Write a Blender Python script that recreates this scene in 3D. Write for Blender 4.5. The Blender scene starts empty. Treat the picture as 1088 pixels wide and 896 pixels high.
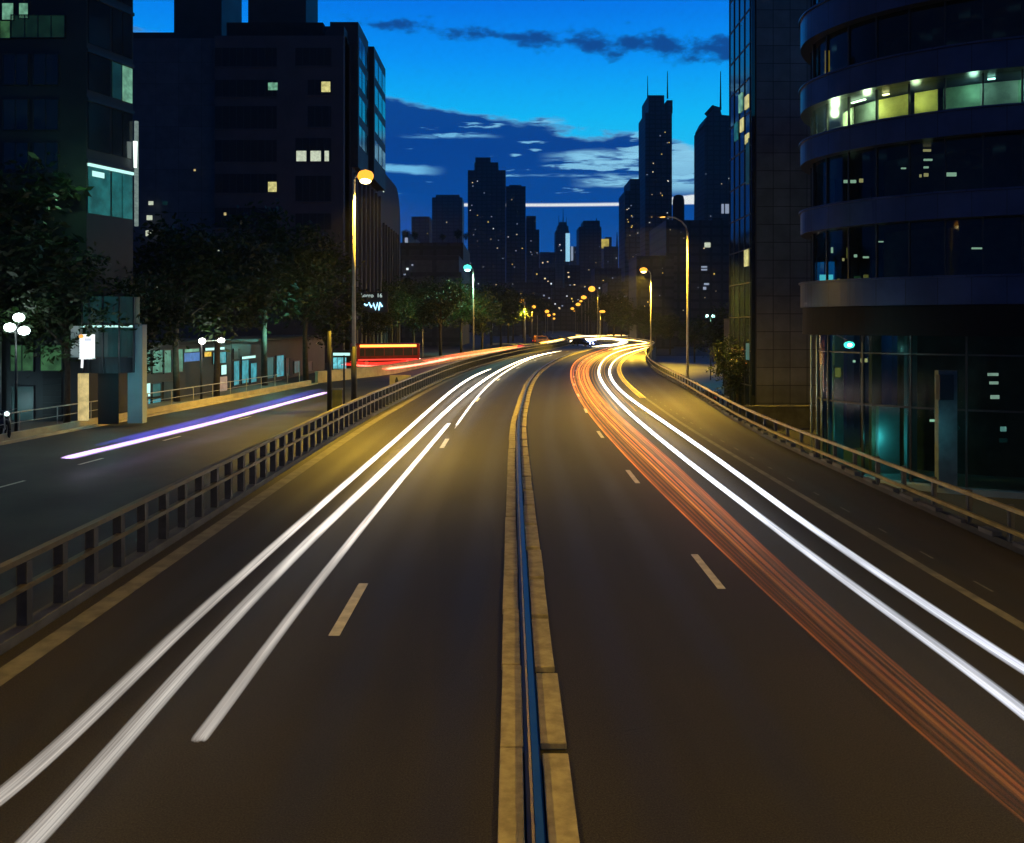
import bpy, bmesh, math, random
from mathutils import Vector, Matrix
random.seed(7)
R = math.radians
sc = bpy.context.scene
COL = sc.collection
F, HX, HY, CH = 950.0, 544.0, 345.0, 5.5      # focal length in photo pixels, vanishing point, camera height

# ------------------------------------------------------------------ camera
cam = bpy.data.cameras.new('camera')
cam.sensor_fit = 'HORIZONTAL'; cam.sensor_width = 36.0
cam.lens = 36.0 * F / 1088.0
cam.shift_y = -(448.0 - HY) / 1088.0
cam.clip_start = 0.1; cam.clip_end = 9000
cob = bpy.data.objects.new('camera', cam); COL.objects.link(cob)
cob.location = (0, 0, CH); cob.rotation_euler = (R(90), 0, 0)
sc.camera = cob
sc.view_settings.view_transform = 'Standard'; sc.view_settings.look = 'None'
sc.view_settings.exposure = 0.0; sc.view_settings.gamma = 1.0
sc.cycles.use_denoising = True
sc.cycles.max_bounces = 6; sc.cycles.diffuse_bounces = 2; sc.cycles.glossy_bounces = 3
sc.cycles.transparent_max_bounces = 64; sc.cycles.caustics_reflective = False; sc.cycles.caustics_refractive = False
sc.cycles.sample_clamp_indirect = 4.0

# ------------------------------------------------------------------ node maths
class N:
    nt = None
    def __init__(s, v): s.v = v
    @staticmethod
    def op(o, *a, clamp=False):
        n = N.nt.nodes.new('ShaderNodeMath'); n.operation = o; n.use_clamp = clamp
        for i, x in enumerate(a):
            x = x.v if isinstance(x, N) else x
            if isinstance(x, (int, float)): n.inputs[i].default_value = x
            else: N.nt.links.new(x, n.inputs[i])
        return N(n.outputs[0])
    def __add__(s, o): return N.op('ADD', s, o)
    __radd__ = __add__
    def __sub__(s, o): return N.op('SUBTRACT', s, o)
    def __rsub__(s, o): return N.op('SUBTRACT', o, s)
    def __mul__(s, o): return N.op('MULTIPLY', s, o)
    __rmul__ = __mul__
    def __truediv__(s, o): return N.op('DIVIDE', s, o)
    def abs(s): return N.op('ABSOLUTE', s)
    def max(s, o): return N.op('MAXIMUM', s, o)
    def min(s, o): return N.op('MINIMUM', s, o)
    def ss(s, a, b):                               # smooth step from a (0) to b (1)
        n = N.nt.nodes.new('ShaderNodeMapRange'); n.interpolation_type = 'SMOOTHSTEP'
        N.nt.links.new(s.v, n.inputs[0])
        for i, x in ((1, a), (2, b)):
            if isinstance(x, N): N.nt.links.new(x.v, n.inputs[i])
            else: n.inputs[i].default_value = x
        return N(n.outputs[0])
def vec(x, y, z):
    n = N.nt.nodes.new('ShaderNodeCombineXYZ')
    for i, a in enumerate((x, y, z)):
        if isinstance(a, N): N.nt.links.new(a.v, n.inputs[i])
        else: n.inputs[i].default_value = a
    return n.outputs[0]
def noise(v, scale=1.0, detail=5.0, rough=0.55):
    n = N.nt.nodes.new('ShaderNodeTexNoise')
    n.inputs['Scale'].default_value = scale; n.inputs['Detail'].default_value = detail; n.inputs['Roughness'].default_value = rough
    if v is not None: N.nt.links.new(v, n.inputs['Vector'])
    return N(n.outputs[0])
def mixc(f, a, b, mode='MIX'):
    n = N.nt.nodes.new('ShaderNodeMix'); n.data_type = 'RGBA'; n.blend_type = mode
    for i, x in ((0, f), (6, a), (7, b)):
        x = x.v if isinstance(x, N) else x
        if isinstance(x, (int, float)): n.inputs[i].default_value = x
        elif isinstance(x, tuple): n.inputs[i].default_value = (*x[:3], 1)
        else: N.nt.links.new(x, n.inputs[i])
    return n.outputs[2]
def ramp(f, stops):
    n = N.nt.nodes.new('ShaderNodeValToRGB'); e = n.color_ramp.elements
    while len(e) < len(stops): e.new(0.5)
    for k, (p, c) in enumerate(stops):
        e[k].position = p; e[k].color = (*c, 1)
    N.nt.links.new(f.v, n.inputs[0])
    return n.outputs[0]

# ------------------------------------------------------------------ dusk sky
world = bpy.data.worlds.new('World'); sc.world = world; world.use_nodes = True
nt = world.node_tree; nt.nodes.clear(); N.nt = nt
SUN_EL, SUN_AZ = -1.5, 4.0                         # the sun has just set beyond the end of the road
tc = nt.nodes.new('ShaderNodeTexCoord'); sep = nt.nodes.new('ShaderNodeSeparateXYZ')
nrm = nt.nodes.new('ShaderNodeVectorMath'); nrm.operation = 'NORMALIZE'
nt.links.new(tc.outputs['Generated'], nrm.inputs[0]); nt.links.new(nrm.outputs[0], sep.inputs[0])
dx, dy, dz = N(sep.outputs[0]), N(sep.outputs[1]), N(sep.outputs[2])
DEG = 180 / math.pi
az = N.op('ARCTAN2', dx, dy) * DEG
el = N.op('ARCSINE', dz) * DEG
skyc = ramp(N.op('DIVIDE', el, 60.0, clamp=True), [
    (0.00, (.004, .12, .48)), (0.10, (.006, .28, .76)), (0.165, (.020, .58, .98)), (0.215, (.006, .52, 1.0)),
    (0.275, (.002, .31, .98)), (0.345, (.001, .150, .80)), (0.50, (.001, .034, .22)), (0.75, (.001, .010, .065)), (1.0, (.001, .006, .04))])
wob = noise(vec(az * 0.16, el * 0.6, 3.1), 1.0, 6, .6)
fine = noise(vec(az * 0.30, el * 2.1, 8.4), 1.0, 5, .55)
# the long bank low over the skyline
top = 12.9 - az * 0.17 + (wob - 0.5) * 3.6
bank = el.ss(top + 0.28, top - 0.28)
wisp = noise(vec(az * 0.42, el * 3.4, 1.7), 1.0, 6, .62)
thin = (fine + (az - 2.5).max(0.0) * 0.020 - (9.0 - el).max(0.0) * 0.06).ss(0.60, 0.66) * el.ss(7.9, 8.7)
wig = (wob - 0.5) * 1.1
def band(a0, a1, e0, e1, sa=0.6, se=0.12):
    a = az.ss(a0 - sa, a0 + sa) * az.ss(a1 + sa, a1 - sa)
    e = el + wig
    return a * e.ss(e0 - se, e0 + se) * e.ss(e1 + se, e1 - se)
wsp = wisp.ss(.36, .58)
gaps = band(-11, -5.2, 9.6, 9.95, 1.2, .10).max(band(-6.2, -1.8, 11.75, 12.0, 1.5, .1) * wsp).max(band(3.0, 12.5, 10.0, 10.9, 1.6, .22) * wsp).max(band(5.0, 12.5, 8.8, 9.4, 1.6, .15) * wsp).max(band(1.0, 8.0, 9.35, 9.5, 1.6, .10) * wsp * 0.6)
line = az.ss(-3.6, -3.0) * az.ss(12.5, 11.6) * el.ss(7.47, 7.57) * el.ss(7.76 + az.max(7.0) * 0.09 - 0.63, 7.64 + az.max(7.0) * 0.09 - 0.63)
cover = bank * (1.0 - gaps) * (1.0 - thin * 0.85)
cloudc = ramp(N.op('DIVIDE', el + (wob - .5) * 3.0, 14.0, clamp=True), [(0.0, (.002, .085, .40)), (0.45, (.002, .066, .36)), (0.8, (.002, .045, .28)), (1.0, (.003, .055, .29))])
gapc = mixc(az.ss(-9, 9) * 0.5 + 0.2, (.12, .50, .88), (.38, .78, .96))
c = mixc(bank, skyc, gapc)
c = mixc(cover, c, cloudc)
c = mixc(line, c, (.95, 1.0, 1.0))
# the ragged strip of dark cloud higher up
cen = 18.35 - (az + 6.0).max(0.0) * 0.085
puff = noise(vec(az * 0.55, el * 1.1, 5.7), 1.0, 7, .6)
half = 0.24 + az.ss(-9, 11) * 0.62
up = (half - (el - cen).abs() + (puff - 0.5) * 3.4).ss(-0.10, 0.75) * az.ss(-12, -9) * az.ss(20, 14) * (el - cen).abs().ss(2.2, 1.2)
c = mixc(up * 0.92, c, (.005, .045, .235))
# darker eastern half of the sky, behind the camera
back = dy.ss(-0.25, 0.55) * 0.66 + 0.34
c = mixc(1.0, c, vec(back, back, back), 'MULTIPLY')
nis = nt.nodes.new('ShaderNodeTexSky'); nis.sky_type = 'NISHITA'; nis.sun_disc = False
nis.sun_elevation = R(SUN_EL); nis.sun_rotation = R(SUN_AZ)
c = mixc(0.04, c, mixc(1.0, nis.outputs[0], (.0, .45, 1.0), 'MULTIPLY'), 'ADD')
bg = nt.nodes.new('ShaderNodeBackground'); wo = nt.nodes.new('ShaderNodeOutputWorld')
nt.links.new(c, bg.inputs[0]); bg.inputs[1].default_value = 1.0
nt.links.new(bg.outputs[0], wo.inputs[0])

# the last of the sun, too low and too dim to throw a visible shadow
sl = bpy.data.lights.new('sun', 'SUN'); sl.energy = 0.02; sl.angle = R(10); sl.color = (1, .9, .8)
so = bpy.data.objects.new('sun', sl); COL.objects.link(so)
so.rotation_euler = (R(88), 0, R(180 - SUN_AZ))

# ------------------------------------------------------------------ materials
MATS = {}
def mat(name, col, rough=0.7, metal=0.0, var=0.25, scale=1.5, bump=0.0, bscale=20.0, spec=0.5, speck=0.0):
    if name in MATS: return MATS[name]
    m = bpy.data.materials.new(name); m.use_nodes = True; N.nt = m.node_tree
    b = m.node_tree.nodes['Principled BSDF']
    t = m.node_tree.nodes.new('ShaderNodeTexCoord')
    n = noise(t.outputs['Object'], scale, 6, .6)
    lo = tuple(x * (1 - var) for x in col); hi = tuple(min(1, x * (1 + var)) for x in col)
    cc = mixc(n.ss(.3, .7), lo, hi)
    if speck:
        s = noise(t.outputs['Object'], 90.0, 2, .7)
        cc = mixc(s.ss(.60, .78) * speck, cc, tuple(min(1, x * 4 + .02) for x in col))
    m.node_tree.links.new(cc, b.inputs['Base Color'])
    rr = n.ss(.2, .8) * 0.18 + (rough - 0.09)
    m.node_tree.links.new(rr.v, b.inputs['Roughness'])
    b.inputs['Metallic'].default_value = metal; b.inputs['Specular IOR Level'].default_value = spec
    if bump:
        bn = m.node_tree.nodes.new('ShaderNodeBump'); bn.inputs['Strength'].default_value = bump; bn.inputs['Distance'].default_value = 0.01
        m.node_tree.links.new(noise(t.outputs['Object'], bscale, 4, .7).v, bn.inputs['Height'])
        m.node_tree.links.new(bn.outputs[0], b.inputs['Normal'])
    MATS[name] = m
    return m
def emit(name, col, strength, var=0.0, scale=3.0):
    if name in MATS: return MATS[name]
    m = bpy.data.materials.new(name); m.use_nodes = True; N.nt = m.node_tree
    b = m.node_tree.nodes['Principled BSDF']
    b.inputs['Base Color'].default_value = (.02, .02, .02, 1); b.inputs['Roughness'].default_value = .4
    b.inputs['Emission Color'].default_value = (*col, 1); b.inputs['Emission Strength'].default_value = strength
    if var:
        t = m.node_tree.nodes.new('ShaderNodeTexCoord')
        n = noise(t.outputs['Object'], scale, 4, .6)
        m.node_tree.links.new((n.ss(.30, .72) * (var * strength) + strength * (1 - var)).v, b.inputs['Emission Strength'])
    MATS[name] = m
    return m
def glass(name, tint, clear=0.75, rough=0.04, wave=0.0, ior=1.6):
    if name in MATS: return MATS[name]
    m = bpy.data.materials.new(name); m.use_nodes = True; N.nt = m.node_tree; nn = m.node_tree.nodes; L = m.node_tree.links
    out = nn['Material Output']; nn.remove(nn['Principled BSDF'])
    tr = nn.new('ShaderNodeBsdfTransparent'); tr.inputs[0].default_value = (*(clear * x for x in tint), 1)
    gl = nn.new('ShaderNodeBsdfGlossy'); gl.inputs['Roughness'].default_value = rough
    fr = nn.new('ShaderNodeFresnel'); fr.inputs[0].default_value = ior
    mx = nn.new('ShaderNodeMixShader')
    if wave:
        t = nn.new('ShaderNodeTexCoord'); bn = nn.new('ShaderNodeBump'); bn.inputs['Strength'].default_value = wave; bn.inputs['Distance'].default_value = .3
        L.new(noise(t.outputs['Object'], .8, 3, .5).v, bn.inputs['Height']); L.new(bn.outputs[0], gl.inputs['Normal'])
    L.new(fr.outputs[0], mx.inputs[0]); L.new(tr.outputs[0], mx.inputs[1]); L.new(gl.outputs[0], mx.inputs[2]); L.new(mx.outputs[0], out.inputs[0])
    MATS[name] = m
    return m
def panels(name, col, joint, w, h, uv=False, rough=.5, metal=0.0, gap=0.02, swap=False):
    """cladding: rectangular panels with dark joints, each panel a little different"""
    if name in MATS: return MATS[name]
    m = bpy.data.materials.new(name); m.use_nodes = True; N.nt = m.node_tree; nn = m.node_tree.nodes; L = m.node_tree.links
    b = nn['Principled BSDF']; t = nn.new('ShaderNodeTexCoord')
    if uv: v = t.outputs['UV']
    else:
        s = nn.new('ShaderNodeSeparateXYZ'); L.new(t.outputs['Object'], s.inputs[0])
        v = vec(N(s.outputs[1 if swap else 0]), N(s.outputs[2]), 0.0)
    br = nn.new('ShaderNodeTexBrick'); br.offset = 0.0; br.squash = 1.0
    L.new(v, br.inputs['Vector'])
    br.inputs['Color1'].default_value = (*(x * .85 for x in col), 1); br.inputs['Color2'].default_value = (*(x * 1.15 for x in col), 1)
    br.inputs['Mortar'].default_value = (*joint, 1); br.inputs['Scale'].default_value = 1.0
    br.inputs['Mortar Size'].default_value = gap; br.inputs['Brick Width'].default_value = w; br.inputs['Row Height'].default_value = h
    n = noise(t.outputs['Object'], .7, 5, .6)
    cc = mixc(n.ss(.25, .75), (.72, .72, .72), (1.1, 1.1, 1.1))
    L.new(mixc(1.0, br.outputs[0], cc, 'MULTIPLY'), b.inputs['Base Color'])
    b.inputs['Roughness'].default_value = rough; b.inputs['Metallic'].default_value = metal
    MATS[name] = m
    return m
def leafmat(name, col):
    if name in MATS: return MATS[name]
    m = bpy.data.materials.new(name); m.use_nodes = True; N.nt = m.node_tree; nn = m.node_tree.nodes; L = m.node_tree.links
    b = nn['Principled BSDF']; t = nn.new('ShaderNodeTexCoord')
    n = noise(t.outputs['Object'], 1.1, 4, .6)
    L.new(mixc(n.ss(.3, .7), tuple(x * .6 for x in col), tuple(x * 1.5 for x in col)), b.inputs['Base Color'])
    b.inputs['Roughness'].default_value = .55
    tl = nn.new('ShaderNodeBsdfTranslucent'); tl.inputs[0].default_value = (*(x * 1.3 for x in col), 1)
    mx = nn.new('ShaderNodeMixShader'); mx.inputs[0].default_value = .3
    L.new(b.outputs[0], mx.inputs[1]); L.new(tl.outputs[0], mx.inputs[2]); L.new(mx.outputs[0], nn['Material Output'].inputs[0])
    MATS[name] = m
    return m

M_asphalt = mat('asphalt', (.048, .043, .036), .62, var=.22, scale=.35, bump=.55, bscale=60, spec=.35, speck=.5)
def road_surface(m):
    """wheel tracks, oil line, patches, cracks and grain on the road"""
    N.nt = m.node_tree; nn = m.node_tree.nodes; L = m.node_tree.links; b = nn['Principled BSDF']
    t = nn.new('ShaderNodeTexCoord'); s_ = nn.new('ShaderNodeSeparateXYZ'); L.new(t.outputs['UV'], s_.inputs[0])
    u, v = N(s_.outputs[0]), N(s_.outputs[1]); P = t.outputs['Object']
    a = N.op('WRAP', u + 1.9, 2.1, -2.1).abs()
    track = (a - .85).abs().ss(.50, .10); oil = a.ss(.55, .05) * noise(vec(u * 1.2, v * .12, 0.0), 1.0, 4, .6).ss(.35, .65)
    grain = noise(P, 42.0, 3, .75); grit = noise(P, 130.0, 2, .8); big = noise(P, .16, 4, .6)
    patch = noise(vec(u * .35, v * .05, 2.0), 1.0, 1, .4).ss(.60, .615)
    vo = nn.new('ShaderNodeTexVoronoi'); vo.feature = 'DISTANCE_TO_EDGE'; vo.inputs['Scale'].default_value = .42
    wv = nn.new('ShaderNodeVectorMath'); wv.operation = 'ADD'; L.new(P, wv.inputs[0]); q = (noise(P, 1.1, 5, .65) - .5) * 1.5; L.new(vec(q, q, q), wv.inputs[1]); L.new(wv.outputs[0], vo.inputs['Vector'])
    crack = N(vo.outputs['Distance']).ss(.010, .003) * noise(P, .11, 3, .5).ss(.56, .66)
    k = (big.ss(.3, .7) * .30 + .85) * (1.0 - track * .16) * (1.0 - oil * .22) * (1.0 - patch * .20) * (1.0 - crack * .7) * (grain.ss(.30, .70) * 1.5 + .3)
    c0 = mixc(1.0, (.030, .026, .0185), vec(k, k, k), 'MULTIPLY')
    L.new(mixc(grit.ss(.64, .72) * .6, c0, (.42, .38, .30)), b.inputs['Base Color'])
    L.new((big * .12 + .56 - track * .07 + grain * .08).v, b.inputs['Roughness']); b.inputs['Specular IOR Level'].default_value = .32
    bn = nn.new('ShaderNodeBump'); bn.inputs['Strength'].default_value = .7; bn.inputs['Distance'].default_value = .012
    L.new((grain * .8 + grit * .5 - crack * .8).v, bn.inputs['Height']); L.new(bn.outputs[0], b.inputs['Normal'])
M_asphalt = bpy.data.materials.new('road_asphalt'); M_asphalt.use_nodes = True; road_surface(M_asphalt)
M_asphalt2 = mat('side_asphalt', (.024, .026, .036), .65, var=.25, scale=.3, bump=.4, bscale=50, spec=.3, speck=.3)
M_ground = mat('ground', (.035, .037, .04), .9, var=.4, scale=.08)
M_pave = mat('paving', (.10, .10, .10), .7, var=.3, scale=.6)
M_line = mat('line_paint', (.56, .54, .48), .6, var=.22, scale=3.5, bump=.2, bscale=50)
M_wornline = mat('worn_line_paint', (.15, .14, .115), .7, var=.4, scale=2.2, bump=.3, bscale=40)
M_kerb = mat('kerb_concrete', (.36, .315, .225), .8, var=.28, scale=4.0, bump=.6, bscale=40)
M_conc = mat('concrete', (.10, .10, .10), .85, var=.3, scale=1.2, bump=.3, bscale=15)
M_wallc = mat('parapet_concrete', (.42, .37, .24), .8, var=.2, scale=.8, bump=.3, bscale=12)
M_post = mat('post_grey', (.05, .052, .06), .6, var=.3, scale=3)
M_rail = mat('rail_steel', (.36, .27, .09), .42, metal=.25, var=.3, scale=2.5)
M_rail2 = mat('dark_rail', (.11, .085, .04), .5, metal=.2, var=.4, scale=2.0, bump=.2, bscale=12)  # darker tone of the rail colour, for the left fence
M_blue = mat('blue_paint', (.012, .055, .26), .38, var=.25, scale=3.0)
M_pole = mat('pole_steel', (.42, .40, .34), .45, metal=.2, var=.15, scale=2)
M_poledark = mat('dark_pole_base', (.014, .014, .017), .6, var=.2)
M_black = mat('black_plastic', (.015, .015, .017), .4, var=.2)
M_rubber = mat('rubber', (.018, .018, .018), .8, var=.2)
M_bark = mat('bark', (.05, .038, .028), .9, var=.4, scale=4, bump=.6, bscale=14)
M_leafA = leafmat('leaf_dark', (.011, .026, .007))
M_leafB = leafmat('leaf_mid', (.016, .040, .008))
M_aptB = mat('apartment_render', (.065, .066, .085), .85, var=.18, scale=.25)
M_recess = mat('dark_recess', (.007, .007, .009), .5, var=.3, scale=.6)
M_dark = mat('dark_cladding', (.03, .032, .038), .6, var=.3, scale=.4)
M_mull = mat('mullion', (.03, .034, .04), .45, var=.2)
M_reflect = mat('facade_glass', (.012, .018, .026), .10, var=.3, scale=.5, spec=.9)
M_roofdark = mat('roof_dark', (.025, .025, .028), .85, var=.3)
M_white = mat('white_cladding', (.55, .60, .58), .6, var=.08, scale=.5)
M_teal = mat('pale_render', (.26, .33, .34), .7, var=.15, scale=.4)

# ------------------------------------------------------------------ mesh builder
ORG = {}
class MB:
    def __init__(s): s.v = []; s.f = []; s.u = {}
    def quad(s, a, b, c_, d, uv=None):
        i = len(s.v); s.v += [tuple(a), tuple(b), tuple(c_), tuple(d)]
        if uv: s.u[len(s.f)] = uv
        s.f.append((i, i + 1, i + 2, i + 3)); return s
    def box(s, x0, x1, y0, y1, z0, z1, rot=0.0, piv=None):
        c8 = [(x, y, z) for z in (z0, z1) for y in (y0, y1) for x in (x0, x1)]
        if rot:
            px, py = piv or ((x0 + x1) / 2, (y0 + y1) / 2); ca, sa = math.cos(rot), math.sin(rot)
            c8 = [(px + (x - px) * ca - (y - py) * sa, py + (x - px) * sa + (y - py) * ca, z) for x, y, z in c8]
        i = len(s.v); s.v += c8
        for q in ((0, 2, 3, 1), (4, 5, 7, 6), (0, 1, 5, 4), (2, 6, 7, 3), (0, 4, 6, 2), (1, 3, 7, 5)): s.f.append(tuple(i + k for k in q))
        return s
    def prism(s, poly, z0, z1):
        n = len(poly); i = len(s.v)
        s.v += [(x, y, z0) for x, y in poly] + [(x, y, z1) for x, y in poly]
        for k in range(n):
            j = (k + 1) % n; s.f.append((i + k, i + j, i + n + j, i + n + k))
        s.f.append(tuple(i + k for k in reversed(range(n)))); s.f.append(tuple(i + n + k for k in range(n)))
        return s
    def tube(s, pts, rad, n=8, flat=1.0):
        pts = [Vector(p) for p in pts]; rings = []
        rs = rad if isinstance(rad, (list, tuple)) else [rad] * len(pts)
        for k, p in enumerate(pts):
            t = (pts[min(k + 1, len(pts) - 1)] - pts[max(k - 1, 0)]).normalized()
            up = Vector((0, 0, 1)) if abs(t.z) < .95 else Vector((0, 1, 0))
            a = t.cross(up).normalized(); b = a.cross(t).normalized()
            i = len(s.v); rings.append(i)
            for q in range(n):
                th = 2 * math.pi * q / n
                s.v.append(tuple(p + a * (rs[k] * math.cos(th)) + b * (rs[k] * flat * math.sin(th))))
        for k in range(len(rings) - 1):
            for q in range(n):
                j = (q + 1) % n
                s.f.append((rings[k] + q, rings[k] + j, rings[k + 1] + j, rings[k + 1] + q))
        s.f.append(tuple(rings[0] + q for q in reversed(range(n)))); s.f.append(tuple(rings[-1] + q for q in range(n)))
        return s
    def ball(s, c_, r, n=10, m=6, z0=-1.0, z1=1.0):
        i = len(s.v); rows = []
        for k in range(m + 1):
            zz = z0 + (z1 - z0) * k / m
            th = math.asin(max(-1, min(1, zz))); rows.append(len(s.v))
            for q in range(n):
                a = 2 * math.pi * q / n
                s.v.append((c_[0] + r[0] * math.cos(th) * math.cos(a), c_[1] + r[1] * math.cos(th) * math.sin(a), c_[2] + r[2] * zz))
        for k in range(m):
            for q in range(n):
                j = (q + 1) % n
                s.f.append((rows[k] + q, rows[k] + j, rows[k + 1] + j, rows[k + 1] + q))
        s.f.append(tuple(rows[0] + q for q in reversed(range(n)))); s.f.append(tuple(rows[-1] + q for q in range(n)))
        return s
    def sheet(s, A, B, z):
        """flat strip between two polylines"""
        for k in range(len(A) - 1):
            s.quad((*A[k], z), (*B[k], z), (*B[k + 1], z), (*A[k + 1], z))
        return s
    def strip(s, path, w, z0, z1):
        """solid strip of width w along a 2-D path"""
        L_, R_ = off2(path, -w / 2), off2(path, w / 2); i = len(s.v); n = len(path)
        for (l, r) in zip(L_, R_): s.v += [(*l, z0), (*r, z0), (*r, z1), (*l, z1)]
        for k in range(n - 1):
            a, b = i + 4 * k, i + 4 * k + 4
            for q in range(4):
                j = (q + 1) % 4; s.f.append((a + q, b + q, b + j, a + j))
        s.f.append((i, i + 1, i + 2, i + 3)); e = i + 4 * (n - 1); s.f.append((e + 3, e + 2, e + 1, e))
        return s
    def wall(s, poly, z0, z1, u0=0.0):
        u = u0
        for k in range(len(poly) - 1):
            a, b = poly[k], poly[k + 1]; d = math.dist(a, b)
            s.quad((*a, z0), (*b, z0), (*b, z1), (*a, z1), [(u, z0), (u + d, z0), (u + d, z1), (u, z1)]); u += d
        return s
    def build(s, name, material, parent=None, smooth=False, rot=False):
        o3 = ORG.get(parent, (0, 0, 0)) if parent else (0, 0, 0)
        me = bpy.data.meshes.new(name)
        me.from_pydata([(x - o3[0], y - o3[1], z - o3[2]) for x, y, z in s.v], [], s.f)
        if s.u:
            uvl = me.uv_layers.new(name='UVMap')
            for fi, uv in s.u.items():
                for li, q in zip(me.polygons[fi].loop_indices, uv): uvl.data[li].uv = q
        bm = bmesh.new(); bm.from_mesh(me)
        if not s.u: bmesh.ops.recalc_face_normals(bm, faces=bm.faces)
        bm.to_mesh(me); bm.free()
        if smooth:
            for p in me.polygons: p.use_smooth = True
        me.materials.append(material)
        o = bpy.data.objects.new(name, me); COL.objects.link(o)
        if parent: o.parent = parent; ORG[o] = o3
        else: ORG[o] = (0, 0, 0)
        return o
def off2(path, d):
    out = []
    for k, p in enumerate(path):
        a, b = path[max(k - 1, 0)], path[min(k + 1, len(path) - 1)]
        tx, ty = b[0] - a[0], b[1] - a[1]; l = math.hypot(tx, ty) or 1
        out.append((p[0] + ty / l * d, p[1] - tx / l * d))
    return out
def thing(name, label, cat, loc=(0, 0, 0), group=None):
    o = bpy.data.objects.new(name, None); COL.objects.link(o); o.empty_display_size = .3
    o.location = loc; o['label'] = label; o['category'] = cat
    if group: o['group'] = group
    ORG[o] = tuple(loc); return o
def tag(o, label, cat, group=None):
    o['label'] = label; o['category'] = cat
    if group: o['group'] = group
    return o
def struct(o): o['kind'] = 'structure'; return o
def stuff(o): o['kind'] = 'stuff'; return o
def copy_tree(o, parent=None):
    c_ = o.copy(); COL.objects.link(c_)
    if parent: c_.parent = parent
    for ch in list(o.children): copy_tree(ch, c_)
    return c_
def place(proto, used, loc, rz=0.0, sc_=1.0, label=None, group=None):
    o = proto if not used else copy_tree(proto)
    o.location = loc; o.rotation_euler = (0, 0, rz); o.scale = (sc_, sc_, sc_)
    if label: o['label'] = label
    if group: o['group'] = group
    return o
def px(x, y, z=0.0):
    """the point of height z that the photo shows at pixel x, y (below the horizon)"""
    Y = (CH - z) * F / (y - HY); return ((x - HX) / F * Y, Y, z)
def at(x, y, Y): return ((x - HX) / F * Y, Y, CH + (HY - y) / F * Y)
def X_(x, Y): return (x - HX) / F * Y
def Z_(y, Y): return CH + (HY - y) / F * Y
def light(name, loc, energy, col, r=.15, parent=None, spot=None):
    l = bpy.data.lights.new(name, 'SPOT' if spot else 'POINT'); l.energy = energy; l.color = col; l.shadow_soft_size = r
    if spot: l.spot_size = R(spot); l.spot_blend = .45
    o = bpy.data.objects.new(name, l); COL.objects.link(o)
    if parent: o.parent = parent; q = ORG[parent]; loc = tuple(a - b for a, b in zip(loc, q))
    o.location = loc; return o

# ------------------------------------------------------------------ the course of the road
CP = [(-60, .27), (0, .27), (40, .27), (55, .52), (87, 1.9), (116, 4.4), (158, 10), (193, 16.5), (232, 23.2), (270, 26.2), (312, 26.2), (409, 25.5), (516, 27), (700, 33), (1300, 50)]
def cx(Y):
    for k in range(len(CP) - 1):
        if Y <= CP[k + 1][0]: break
    (y0, x0), (y1, x1) = CP[k], CP[k + 1]
    def sl_(i):
        i = max(1, min(len(CP) - 2, i)); return (CP[i + 1][1] - CP[i - 1][1]) / (CP[i + 1][0] - CP[i - 1][0])
    h = y1 - y0; t = (Y - y0) / h
    return x0 * (2 * t**3 - 3 * t**2 + 1) + h * sl_(k) * (t**3 - 2 * t**2 + t) + x1 * (-2 * t**3 + 3 * t**2) + h * sl_(k + 1) * (t**3 - t**2)
def rp(Y, o):
    if callable(o): o = o(Y)
    d = (cx(Y + .5) - cx(Y - .5)); n = math.hypot(1, d)
    return (cx(Y) + o / n, Y - o * d / n)
def RB(d=0.0):
    """line of the right barrier: the shoulder widens towards the bend"""
    def f(Y):
        t = max(0.0, min(1.0, (Y - 36) / 50)); return 11.95 + d + 1.6 * t * t * (3 - 2 * t)
    return f
def ys(a, b, step=3.0, grow=1.03):
    out = [a]
    while out[-1] < b:
        out.append(min(b, out[-1] + step)); step *= grow
    return out
def course(o, a, b, step=3.0, grow=1.03): return [rp(y, o) for y in ys(a, b, step, grow)]
# stations at equal distance along an offset of the road
def stations(o, a, b, d):
    out, y = [], a
    while y < b:
        p, q = rp(y, o), rp(y + .2, o); k = math.dist(p, q) / .2
        out.append((y, p)); y += d / max(k, .2)
    return out

# ------------------------------------------------------------------ ground and roads
g = MB(); g.box(-5000, 5000, -300, 6000, -4.2, -2.6); struct(g.build('ground', M_ground))
LO, RO = -8.75, 12.25
road = MB(); A, B = course(LO, -40, 1200), course(RB(.3), -40, 1200)
YS = ys(-40, 1200)
for k in range(len(A) - 1): road.quad((*A[k], 0), (*B[k], 0), (*B[k + 1], 0), (*A[k + 1], 0), [(LO, YS[k]), (RO, YS[k]), (RO, YS[k + 1]), (LO, YS[k + 1])])
for P_ in (A, B):
    road.wall(P_, -2.7, 0.0)
road = struct(road.build('main_road', M_asphalt))
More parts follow.
